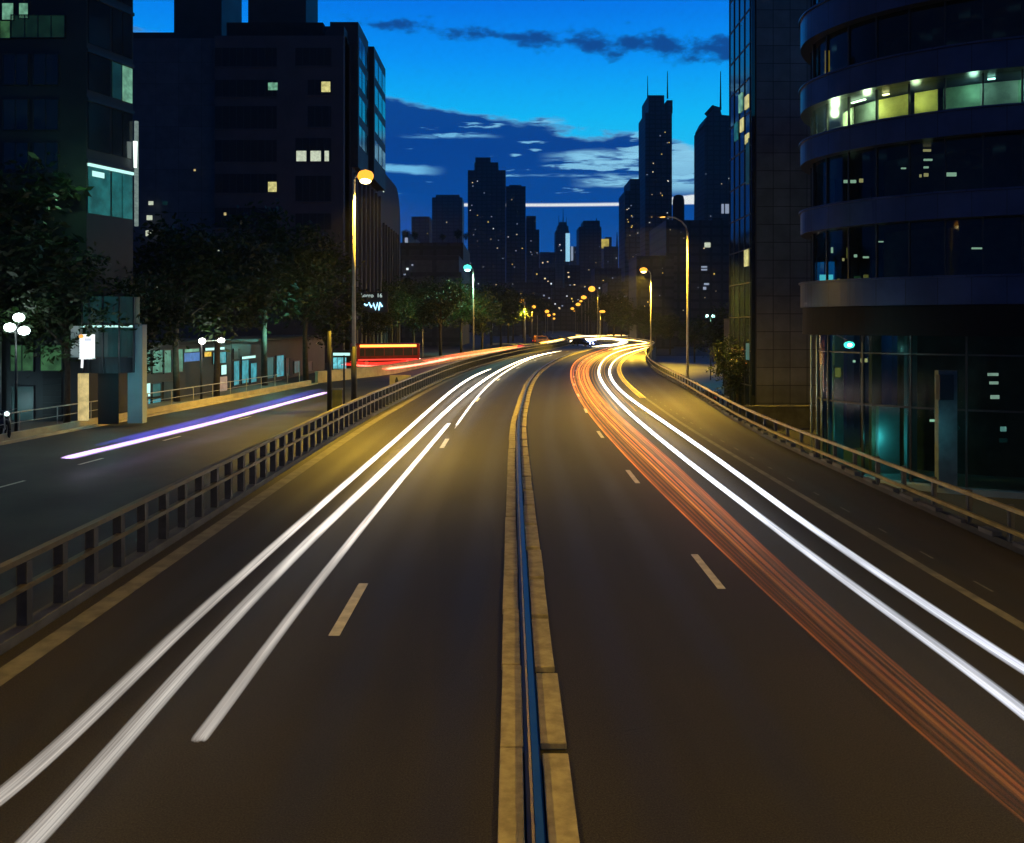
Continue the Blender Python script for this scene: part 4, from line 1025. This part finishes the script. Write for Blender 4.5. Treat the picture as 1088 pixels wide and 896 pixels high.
# ------------------------------------------------------------------ city skyline
M_far = panels('tower_wall_far', (.056, .062, .082), (.022, .025, .035), 5.0, 3.8, gap=.55, rough=.6)
M_far2 = panels('tower_wall_grey', (.09, .095, .112), (.05, .053, .065), 7.0, 4.2, gap=.6, rough=.6)
M_far3 = panels('tower_wall_dark', (.038, .042, .054), (.016, .018, .024), 4.0, 3.4, gap=.5, rough=.6)
E_t1 = emit('tower_window_warm', (1, .78, .42), 1.04); E_t2 = emit('tower_window_white', (.85, .95, 1), 1.14); E_t3 = emit('tower_window_dim', (.45, .55, .75), 0.57); E_t4 = emit('tower_window_yellow', (1, .66, .12), 1.33)
def tower(name, label, boxes, Y, m, nwin, seed, extra=(), cat='tower', depth=40, lit=True, wsz=(.55, 1.1)):
    b0 = boxes[0]; root = thing(name, label, cat, (X_((b0[0] + b0[1]) / 2, Y), Y, ZG))
    rn = random.Random(seed)
    for k, b in enumerate(boxes):
        x0, x1, yt = b[:3]; yb = b[3] if len(b) > 3 else None; dy_ = (b[4] if len(b) > 4 else 0) + k * .9
        bk = Y + dy_ + depth - k                       # a side that recedes towards the view axis sets the outline
        MB().box(X_(x0, bk if x0 > HX else Y), X_(x1, bk if x1 < HX else Y), Y + dy_, bk, Z_(yb, Y) if yb else ZG, Z_(yt, Y)).build('wall' if k == 0 else 'wing' if not yb else 'roof_block', m, root)
    for k in range(int(nwin * 1.15)):
        b = rn.choice([q for q in boxes if len(q) < 4] or boxes); ww, hh = rn.uniform(*wsz), rn.uniform(*wsz)
        x, y = rn.uniform(b[0] + (2 if b[0] < HX else 2 + (b[0] - HX) * depth / (Y + depth)), b[1] - (2 if b[1] > HX else 2 + (HX - b[1]) * depth / (Y + depth))), b[2] + 5 + (rn.random() ** .7) * (325 - b[2])
        dy_ = boxes.index(b) * .9
        MB().box(X_(x - ww / 2, Y), X_(x + ww / 2, Y), Y + dy_ - .25, Y + dy_ - .02, Z_(y + hh / 2, Y), Z_(y - hh / 2, Y)).build('lit_window', rn.choice([E_t1, E_t2, E_t3, E_t3, E_t4]), root)
    for e in extra: e(root)
    return root
def mast(x, yt, yb, Y, r=.8):
    def f(root):
        xm = X_(x, Y + (28 if x > HX else 8))
        MB().tube([(xm, Y + 8, Z_(yb, Y) - 1), (xm, Y + 8, Z_(yt, Y))], [r, r * .35], 6).build('antenna', M_roofdark, root)
    return f
def litbox(x0, x1, y0, y1, Y, m, name='lit_window', d=0.0):
    def f(root): MB().box(X_(x0, Y), X_(x1, Y), Y + d - .6, Y + d - .05, Z_(y1, Y), Z_(y0, Y)).build(name, m, root)
    return f
tower('apartment_tower', 'stepped dark tower standing alone in the middle of the skyline', [(497, 537.5, 181), (504, 530, 172.5, 181), (505, 522, 167, 172.5)], 900, M_far, 26, 1)
tower('apartment_tower', 'shorter dark tower joined to the right side of the stepped tower', [(537.6, 558.5, 198), (541, 554, 196.5, 198)], 920, M_far, 16, 2)
tower('apartment_tower', 'lowest of the dark towers in the group right of the stepped tower', [(558.6, 573, 244), (558.6, 569.5, 229.5, 244)], 960, M_far, 14, 3, [litbox(569, 571.5, 294, 303, 960, E_bluew)])
tower('office_tower', 'wide grey tower with a slightly tapered top at the left of the skyline', [(459, 493, 210), (463, 490, 207, 210), (437, 459, 230)], 1100, M_far2, 5, 4)
tower('office_tower', 'slim tower with a tall bright blue strip and a pointed roof', [(589, 604.5, 245), (591, 604, 240, 245), (593, 602, 236, 240), (581, 600, 268)], 1300, M_far, 8, 5,
      [mast(597.5, 221, 236, 1300), mast(593, 228, 240, 1300, .6), mast(601, 230, 240, 1300, .6), litbox(601, 605.5, 248, 278, 1300, emit('blue_strip', (.35, .75, 1), .9), 'light_strip'), litbox(606.5, 609, 262, 277, 1300, E_t3)])
tower('office_tower', 'plain dark tower with a small roof mast left of the yellow lit top', [(612.5, 639, 241), (617, 637.5, 234.5, 241)], 1000, M_far, 12, 6, [mast(632, 231, 235, 1000, .9)])
tower('office_tower', 'low tower with a yellow lit corner beneath its roof', [(638, 657, 262), (640, 650, 252, 262)], 1050, M_far3, 8, 7, [litbox(639, 647, 254, 264, 1050, emit('yellow_top', (.9, .72, .15), .7, .6, .2), 'lit_corner', .9), mast(653.5, 246, 262, 1050, 1.2)])
tower('office_tower', 'stepped dark tower joined to the left of the twin antenna skyscraper', [(657.5, 680, 203), (663, 680, 190, 203)], 700, M_far, 22, 8)
tower('skyscraper', 'tallest skyscraper with two thin antennas on its flat top', [(678.5, 714, 120), (682, 706, 101, 120), (706.5, 709, 106, 120)], 760, M_far, 26, 9, [mast(684.5, 78, 101, 760, .55), mast(705, 73, 101, 760, .7)])
def slope(root):
    Y = 700; n = [(738, 134), (743, 124), (751, 114.5), (757, 111.5), (765, 114), (767, 122), (779, 123), (779, 134)]
    mb = MB(); k = len(n)
    n = [(X_(x, Y + 30 if x < 757 else Y), Z_(y, Y)) for x, y in n]
    mb.v += [(x, Y + .4, z) for x, z in n] + [(x, Y + 30, z) for x, z in n]
    for i in range(k): mb.f.append((i, (i + 1) % k, k + (i + 1) % k, k + i))
    mb.f.append(tuple(range(k))); mb.f.append(tuple(k + i for i in range(k)))
    mb.build('sloped_roof', M_far, root)
tower('skyscraper', 'dark skyscraper with a rounded sloping roof and a single spire', [(737.5, 779, 133)], 700, M_far, 22, 10, [slope, mast(759.5, 73, 113, 700, .8), litbox(766.5, 769, 217, 227, 700, E_t3), litbox(770.5, 774.5, 217, 227, 700, E_t3)])
def rnd_top(root):
    Y = 330; MB().tube([(X_(722.5, Y), Y + 3, Z_(240, Y)), (X_(722.5, Y), Y + 3, Z_(212, Y)), (X_(722.5, Y), Y + 3, Z_(207.5, Y)), (X_(722.5, Y), Y + 3, Z_(206, Y))], [2.2, 2.2, 1.8, .9], 14).build('chimney', M_roofdark, root, True)
tower('office_block', 'broad dark office block low on the right with a round chimney', [(690, 775, 234), (734, 768, 231.5, 234)], 330, M_far3, 8, 11, [rnd_top, litbox(748.5, 754.5, 258, 263, 330, E_pale), litbox(745, 751, 283, 284.5, 330, E_t3), litbox(745, 751, 286, 287.5, 330, E_t3), litbox(748, 753, 301, 303, 330, E_t3), litbox(747, 750, 305, 308, 330, E_t3), litbox(672, 676, 332, 334, 330, E_t2), litbox(677.5, 681, 331, 332, 330, E_t2)], cat='building')
tower('office_block', 'dark block with a slim concrete stair tower beside the far right lamp', [(668, 716, 272)], 300, M_far3, 6, 17, cat='building', depth=20)
for k, (x0, x1, yt, Y, m) in enumerate(((566, 590, 285, 820, M_far), (573, 584, 268, 1200, M_far2), (598, 616, 282, 850, M_far3), (604, 614, 262, 1400, M_far2), (628, 660, 285, 650, M_far3), (640, 668, 300, 520, M_far3), (545, 575, 300, 720, M_far3), (585, 630, 306, 800, M_far), (520, 552, 306, 640, M_far3))):
    tower('city_block', 'one of the low dark city blocks crowded between the far towers', [(x0, x1, yt)], Y, m, 11, 30 + k, cat='building', depth=30, wsz=(.8, 1.7))['group'] = 'low city blocks between the far towers'
tower('hall', 'long pale grey hall building above the trees left of the cyan lamp', [(427, 496, 271.5), (458, 498, 289)], 230, M_far2, 0, 12, [litbox(432, 434, 285, 287, 230, E_t2), litbox(437.5, 439, 281, 282.5, 230, E_t3), litbox(429, 431, 291, 292.5, 230, E_t3)], cat='building')
tower('apartment_block', 'dark flat-roofed block with rooftop planting behind the pale grey hall', [(425, 499, 258), (427, 448, 246, 258)], 262, M_far3, 2, 13, [litbox(430, 433, 252.5, 258, 262, E_t3, d=.9)], cat='building')

# ------------------------------------------------------------------ trees
def leaf_mesh(name, seed, n_cl, per, rx, rz, lsz, cl=.8):
    rn = random.Random(seed); v = []; f = []
    for c_ in range(n_cl):
        while True:
            d = Vector((rn.uniform(-1, 1), rn.uniform(-1, 1), rn.uniform(-1, 1)))
            if d.length <= 1 and d.length > .25: break
        d = Vector((d.x * rx, d.y * rx, d.z * rz)); cs = cl * rn.uniform(.6, 1.3)
        for k in range(per):
            p = d + Vector((rn.gauss(0, cs * .55), rn.gauss(0, cs * .55), rn.gauss(0, cs * .42)))
            a = Vector((rn.uniform(-1, 1), rn.uniform(-1, 1), rn.uniform(-.6, .6))).normalized()
            b = a.cross(Vector((rn.uniform(-1, 1), rn.uniform(-1, 1), rn.uniform(-1, 1)))).normalized()
            s = lsz * rn.uniform(.6, 1.3); i = len(v)
            v += [tuple(p - a * s), tuple(p + b * s * .42), tuple(p + a * s), tuple(p - b * s * .42)]; f.append((i, i + 1, i + 2, i + 3))
    me = bpy.data.meshes.new(name); me.from_pydata(v, [], f); return me
def make_tree(label, seed, h, rx, rz, leafm, n_cl=46, per=85, lsz=.19, group=None, cat='tree', cl=.9):
    """trunk with limbs, crown of loose leaf clumps; base at the origin"""
    root = thing('tree', label, cat, (0, 0, 0), group); rn = random.Random(seed)
    zc_ = h - rz
    t = MB().tube([(0, 0, -.1), (.06, .03, zc_ * .45), (-.05, .05, zc_ * .8), (0, 0, zc_)], [h * .020, h * .016, h * .012, h * .008], 8)
    for k in range(7):
        a = k * 2.4 + rn.random(); zb_ = zc_ * rn.uniform(.55, .95); l = rx * rn.uniform(.5, .85)
        t.tube([(0, 0, zb_), (l * .5 * math.cos(a), l * .5 * math.sin(a), zb_ + l * .4), (l * math.cos(a), l * math.sin(a), zb_ + l * .75)], [h * .009, h * .006, h * .002], 6)
    t.build('trunk', M_bark, root, True)
    me = leaf_mesh('crown', seed, n_cl, per, rx, rz, lsz, cl); me.materials.append(leafm)
    o = bpy.data.objects.new('crown', me); COL.objects.link(o); o.parent = root; o.location = (0, 0, zc_)
    return root
pA = make_tree('x', 21, 10.0, 3.3, 3.1, M_leafA, 60, 95)
pB = make_tree('x', 22, 9.5, 3.6, 2.9, M_leafB, 60, 95)
pC = make_tree('x', 23, 8.0, 2.6, 2.7, M_leafA, 46, 90, .17)
used = set()
def tree(p, label, x, Y, z=0.1, s=1.0, rz=0.0, group=None):
    r_ = place(p, p in used, (X_(x, Y), Y, z), rz, s, label, group); used.add(p); return r_
gT = 'street trees on the left pavement'
tree(pA, 'tall tree at the far left edge, its crown over the green windows', -10, 47.2, s=1.42, group=gT)
tree(pB, 'broad tree with its top lit green below the lit glass bay', 71, 48.6, s=1.0, rz=1.0, group=gT)
tree(pC, 'smaller tree left of the shop row beside the light tube', 140, 55, s=1.15, rz=2.0, group=gT)
tree(pB, 'tree rising behind the shop row with mint windows', 188, 62.5, s=1.30, rz=3.0, group=gT)
tree(pA, 'tree standing over the lamp post with two globes', 230, 67, s=1.30, rz=.5, group=gT)
tree(pB, 'tallest street tree, standing in front of the cyan shop front', 281, 79, s=1.62, rz=4.0, group=gT)
tree(pA, 'tree between the cyan shop front and the dark sign post', 325, 88, s=1.45, rz=2.6, group=gT)
tree(pC, 'small tree just behind the dark sign post', 352, 97, s=1.4, rz=1.3, group=gT)
gF = 'dark trees beyond the service road'
for k, (x, Y, s, lb) in enumerate(((394, 141, 1.1, 'dark tree behind the red bus, nearest the tall lamp'), (416, 165, 1.5, 'dark tree behind the rear of the red bus'), (440, 175, 1.6, 'dark tree right of the bus below the pale hall'), (468, 158, 1.45, 'tree left of the cyan street lamp, partly lit green'), (490, 175, 1.5, 'tree right under the cyan street lamp, lit green on top'), (512, 180, 1.35, 'tree just right of the cyan lamp pole, warm lit at its edge'), (532, 215, 1.6, 'dark tree halfway between the cyan lamp and the small orange lamps'))):
    tree((pA, pB, pC)[k % 3], lb, x, Y, 0, s * (1.15 if k % 3 == 2 else .95), k * 1.1, gF)
for k, (x, Y, s) in enumerate(((545, 300, 1.7), (556, 370, 1.9), (570, 480, 2.2), (579, 600, 2.2), (540, 260, 1.5), (563, 420, 2.0), (522, 240, 1.7))):
    tree((pB, pA)[k % 2], 'dark roadside tree in the mass left of the far road', x, Y, 0, s, k * .9, 'dark trees left of the far road')
for k, (x, Y, s) in enumerate(((652, 350, 2.1), (668, 310, 1.7), (684, 275, 1.4), (640, 430, 2.3), (628, 560, 2.6), (697, 250, 1.2), (712, 240, 1.1), (660, 380, 2.0), (618, 700, 2.6))):
    tree((pA, pB)[k % 2], 'dark roadside tree in the mass right of the far road', x, Y, ZG, s, k * .7, 'dark trees right of the far road')
tree(pC, 'round dark tree at the foot of the panelled tower', 783, 79, ZG, .86, .3)
tree(pC, 'dark tree beyond the parked cars beside the small teal lamps', 770, 118, ZG, 1.3, 2.2)
tree(pB, 'dark tree behind the right barrier near the far bend', 738, 190, ZG, 1.0, 1.2)
for k, (x, s) in enumerate(((432, .5), (441, .42), (470, .34), (486, .5), (495, .38))):
    tree(pC, 'small dark bush growing on the roof of the dark flat-roofed block', x, 270, Z_(258, 270), s, k, 'bushes on the flat roof')

# ------------------------------------------------------------------ vehicles
E_head = emit('headlight', (.30, .40, 1), 60); E_tail = emit('taillight', (1, .03, .02), 3.0); E_headw = emit('headlight_white', (1, .97, .9), 10)
def car(name, label, loc, rz, paint, l=4.4, w=1.8, h=1.45, head=None, tail=None, cat='car', group=None, van=False):
    root = thing(name, label, cat, (0, 0, 0), group)
    a, b = l / 2, w / 2
    prof = [(-a, .35), (-a, .85), (-a * .9, .95), (-a * .62, h * .93), (-a * .25, h), (a * .12, h * .98), (a * .48, .98), (a * .93, .80), (a, .62), (a, .32)] if not van else [(-a, .35), (-a, h * .9), (-a * .9, h), (a * .55, h), (a * .80, h * .58), (a * .97, h * .5), (a, .35)]
    mb = MB(); n = len(prof)
    def yw(z): return b * (1 - max(0, z - .9) * .22)
    mb.v += [(x, -yw(z), z) for x, z in prof] + [(x, yw(z), z) for x, z in prof]
    for k in range(n): mb.f.append((k, (k + 1) % n, n + (k + 1) % n, n + k))
    mb.f.append(tuple(range(n))); mb.f.append(tuple(n + k for k in range(n)))
    o = mb.build('body', paint, root); bv = o.modifiers.new('edge', 'BEVEL'); bv.width = .06; bv.segments = 2; bv.limit_method = 'ANGLE'
    zt = h * .93
    for s in (-1, 1):
        yb_ = b * .93 * s
        q = [(-a * .60, .97), (-a * .48, zt * .97), (a * .06, zt * .97), (a * .36, .99)] if not van else [(-a * .7, h * .62), (-a * .7, h * .88), (a * .5, h * .88), (a * .66, h * .62)]
        wm = MB(); wm.v += [(x, s * (yw(z) + .012), z) for x, z in q] + [(x, s * (yw(z) - .03), z) for x, z in q]
        for k in range(4): wm.f.append((k, (k + 1) % 4, 4 + (k + 1) % 4, 4 + k))
        wm.f += [(0, 1, 2, 3), (4, 5, 6, 7)]; wm.build('side_window', M_black, root)
        for t in (-1, 1):
            wh = MB().tube([(t * a * .62, s * (b - .20), .33), (t * a * .62, s * (b + .01), .33)], .33, 16).build('wheel', M_rubber, root)
            MB().tube([(t * a * .62, s * (b - .02), .33), (t * a * .62, s * (b + .02), .33)], .19, 12).build('rim', M_pole, wh)
        MB().ball((a - .02, s * b * .68, .66), (.09, .24, .15), 10, 6).build('headlight', head or M_pole, root)
        MB().box(-a - .02, -a + .05, s * b * .68 - .18, s * b * .68 + .18, .70, .84).build('taillight', tail or mat('tail_off', (.2, .01, .01), .4), root)
    root.location = loc; root.rotation_euler = (0, 0, rz); return root
M_car1 = mat('dark_car_paint', (.015, .016, .022), .25, var=.1); M_car2 = mat('blue_grey_paint', (.06, .08, .14), .3, var=.1); M_car3 = mat('silver_paint', (.30, .31, .34), .3, metal=.4, var=.1); M_or = mat('orange_paint', (.42, .16, .03), .4, var=.15)
q = px(618, 367.5)
car('dark_car', 'dark car with blue-white headlights on the far bend', q, R(-38), M_car1, 6.2, 2.2, 1.9, E_head)
car('orange_van', 'orange lit van on the far left road behind the small street lamps', (X_(575, 262), 262, 0), R(30), M_or, 4.9, 2.0, 2.2, E_headw, E_tail, 'van', van=True)
car('parked_car', 'dark blue parked car nearest the barrier below the unlit lamp post', (X_(750, 78), 78, ZG), R(70), M_car2)
car('parked_car', 'silver parked car in the second row beyond the barrier', (X_(722, 104), 104, ZG), R(75), M_car3)
car('parked_car', 'black parked car beside the round dark tree', (X_(757, 92), 92, ZG), R(68), M_car1)
lot = MB().quad((16.0, 60, -2.59), (24, 74, -2.59), (64, 230, -2.59), (36, 230, -2.59)); struct(lot.build('parking_lot', mat('lot_paving', (.075, .08, .10), .6, var=.3, scale=.3)))

# red bus
bx0, bx1, Yb = X_(384, 120), X_(438, 120), 120.0
bus = thing('red_bus', 'red bus with a bright orange roof strip on the service road', 'bus', (0, 0, 0))
l = 9.0; M_red = mat('red_paint', (.42, .015, .012), .35, var=.15)
o = MB().box(-l / 2, l / 2, -1.2, 1.2, .35, 3.0).build('body', M_red, bus); bv = o.modifiers.new('edge', 'BEVEL'); bv.width = .16; bv.segments = 3
for s in (-1, 1):
    wn = MB().box(-l * .42, l * .46, s * 1.20 - .02, s * 1.20 + .02, 1.35, 2.35).build('side_window', M_black, bus)
    mu = MB()
    for k in range(6): mu.box(-l * .42 + (k + .5) * l * .146 - .04, -l * .42 + (k + .5) * l * .146 + .04, s * 1.22 - .02, s * 1.22 + .02, 1.35, 2.35)
    mu.build('pillar', M_red, wn)
    MB().box(-l * .42, l * .44, s * 1.21 - .03, s * 1.21 + .03, 2.52, 2.84).build('roof_light_strip', emit('bus_strip', (1, .26, .04), 4.5), bus)
    MB().box(-l * .45, l * .45, s * 1.21 - .02, s * 1.21 + .02, .75, .95).build('side_stripe', emit('bus_side_light', (1, .06, .04), 1.2), bus)
    for t in (-.32, .30):
        wh = MB().tube([(l * t, s * .9, .48), (l * t, s * 1.22, .48)], .48, 18).build('wheel', M_rubber, bus)
        MB().tube([(l * t, s * 1.2, .48), (l * t, s * 1.235, .48)], .26, 12).build('rim', M_pole, wh)
    MB().box(-l / 2 - .03, -l / 2 + .04, s * .85 - .2, s * .85 + .2, .8, 1.25).build('taillight', E_tail, bus)
    MB().box(l / 2 - .04, l / 2 + .03, s * .85 - .2, s * .85 + .2, .7, .95).build('headlight', E_headw, bus)
MB().box(l / 2 - .02, l / 2 + .02, -1.0, 1.0, 1.4, 2.5).build('windscreen', M_black, bus)
MB().box(-l / 2 - .02, -l / 2 + .02, -.9, .9, 1.6, 2.5).build('rear_window', mat('teal_rear_glass', (.05, .16, .16), .15), bus)
bus.location = ((bx0 + bx1) / 2 - .2, Yb, 0); bus.rotation_euler = (0, 0, R(24))

# motorcycle at the left edge of the picture
mc = thing('motorcycle', 'black motorcycle with its headlight on, parked at the left edge', 'motorcycle', (0, 0, 0))
for t, nme in ((.72, 'front'), (-.72, 'rear')):
    wh = MB()
    ring = [(t + .31 * math.cos(a * math.pi / 9), 0, .31 + .31 * math.sin(a * math.pi / 9)) for a in range(19)]
    wh.tube(ring, .06, 8); w_ = wh.build('wheel', M_rubber, mc, True)
    rm = MB()
    for a in range(5): rm.tube([(t, 0, .31), (t + .27 * math.cos(a * 1.257), 0, .31 + .27 * math.sin(a * 1.257))], .015, 5)
    rm.build('rim', M_pole, w_)
for s in (-1, 1): MB().tube([(.72, s * .09, .31), (.48, s * .09, .95)], .03, 6).build('fork', M_pole, mc)
MB().ball((.15, 0, .82), (.32, .16, .16), 14, 8).build('tank', mat('black_gloss', (.01, .01, .012), .15), mc, True)
MB().ball((0, 0, .48), (.34, .18, .20), 12, 8).build('engine', M_post, mc, True)
MB().tube([(-.10, 0, .80), (-.5, 0, .82), (-.85, 0, .92)], [.13, .14, .07], 10, .5).build('seat', M_rubber, mc, True)
MB().tube([(.42, -.36, 1.06), (.48, -.12, 1.0), (.48, .12, 1.0), (.42, .36, 1.06)], .018, 6).build('handlebar', M_pole, mc)
hl = MB().ball((.62, 0, .90), (.11, .11, .11), 12, 8).build('headlamp', M_black, mc, True)
MB().ball((.68, -.02, .90), (.07, .09, .09), 12, 8).build('lens', emit('bike_lens', (.75, 1, .95), 3), hl, True)
MB().tube([(-.1, -.2, .3), (-.85, -.22, .42)], [.04, .06], 8).build('exhaust', M_pole, mc)
mc.location = (X_(4, 43.2), 43.2, .13); mc.rotation_euler = (0, 0, R(-50))
mc.scale = (1.25, 1.25, 1.25)

# small lamps and lit corners beyond the right barrier
Yl = 130.0
tl = thing('garden_lamp', 'pair of small teal-white lamps on a short post beyond the right barrier', 'street lamp', (X_(755, Yl), Yl, ZG))
MB().tube([(X_(755, Yl), Yl, ZG), (X_(755, Yl), Yl, Z_(337, Yl))], [.08, .06], 8).build('pole', M_black, tl)
MB().tube([at(751, 337, Yl), at(758, 337, Yl)], .04, 6).build('cross_arm', M_black, tl)
for x in (751.3, 757.8): MB().ball(at(x, 336, Yl - .1), (.24, .24, .24), 10, 6).build('globe', emit('teal_white', (.55, 1, .95), 5), tl, True)
light('globe_light', at(754, 340, Yl - 1.0), 500, (.35, 1, .6), .3, tl)
kq = thing('kiosk', 'small kiosk with a glowing teal window left of the panelled tower', 'kiosk', (X_(790, 100), 100, ZG))
MB().box(X_(776, 100), X_(797, 100), 100, 103, ZG, Z_(340, 100)).build('wall', M_dark, kq)
pane(kq, 779.5, 792, 344, 356.5, 100, E_teal); MB().box(X_(775, 100), X_(798, 100), 99.3, 103.2, Z_(340, 100), Z_(338.5, 100)).build('roof', M_roofdark, kq)
light('kiosk_light', (X_(784, 100), 98.6, Z_(352, 100)), 40, (.2, 1, .85), .2, kq)
# street level light at the feet of the left trees
light('shop_light', (face_pt(268, LN2)[0] + 2.2, face_pt(268, LN2)[1] - 1.0, 4.4), 420, (.25, 1, .8), .4, S2)
light('shop_light', (face_pt(170, LN1)[0] + 1.6, face_pt(170, LN1)[1] - 1.0, 2.6), 50, (.4, 1, .75), .4, S)

# ------------------------------------------------------------------ the evening air
HAZE = 0.00011
hz = MB().box(-3000, 3000, -250, 3000, -3.6, 330).build('haze', bpy.data.materials.new('haze')); hz['kind'] = 'stuff'
hm = hz.data.materials[0]; hm.use_nodes = True; hn = hm.node_tree.nodes
hn.remove(hn['Principled BSDF']); pvn = hn.new('ShaderNodeVolumePrincipled'); pvn.inputs['Density'].default_value = HAZE; pvn.inputs['Color'].default_value = (.85, .9, 1, 1); pvn.inputs['Anisotropy'].default_value = .4
hm.node_tree.links.new(pvn.outputs[0], hn['Material Output'].inputs['Volume'])
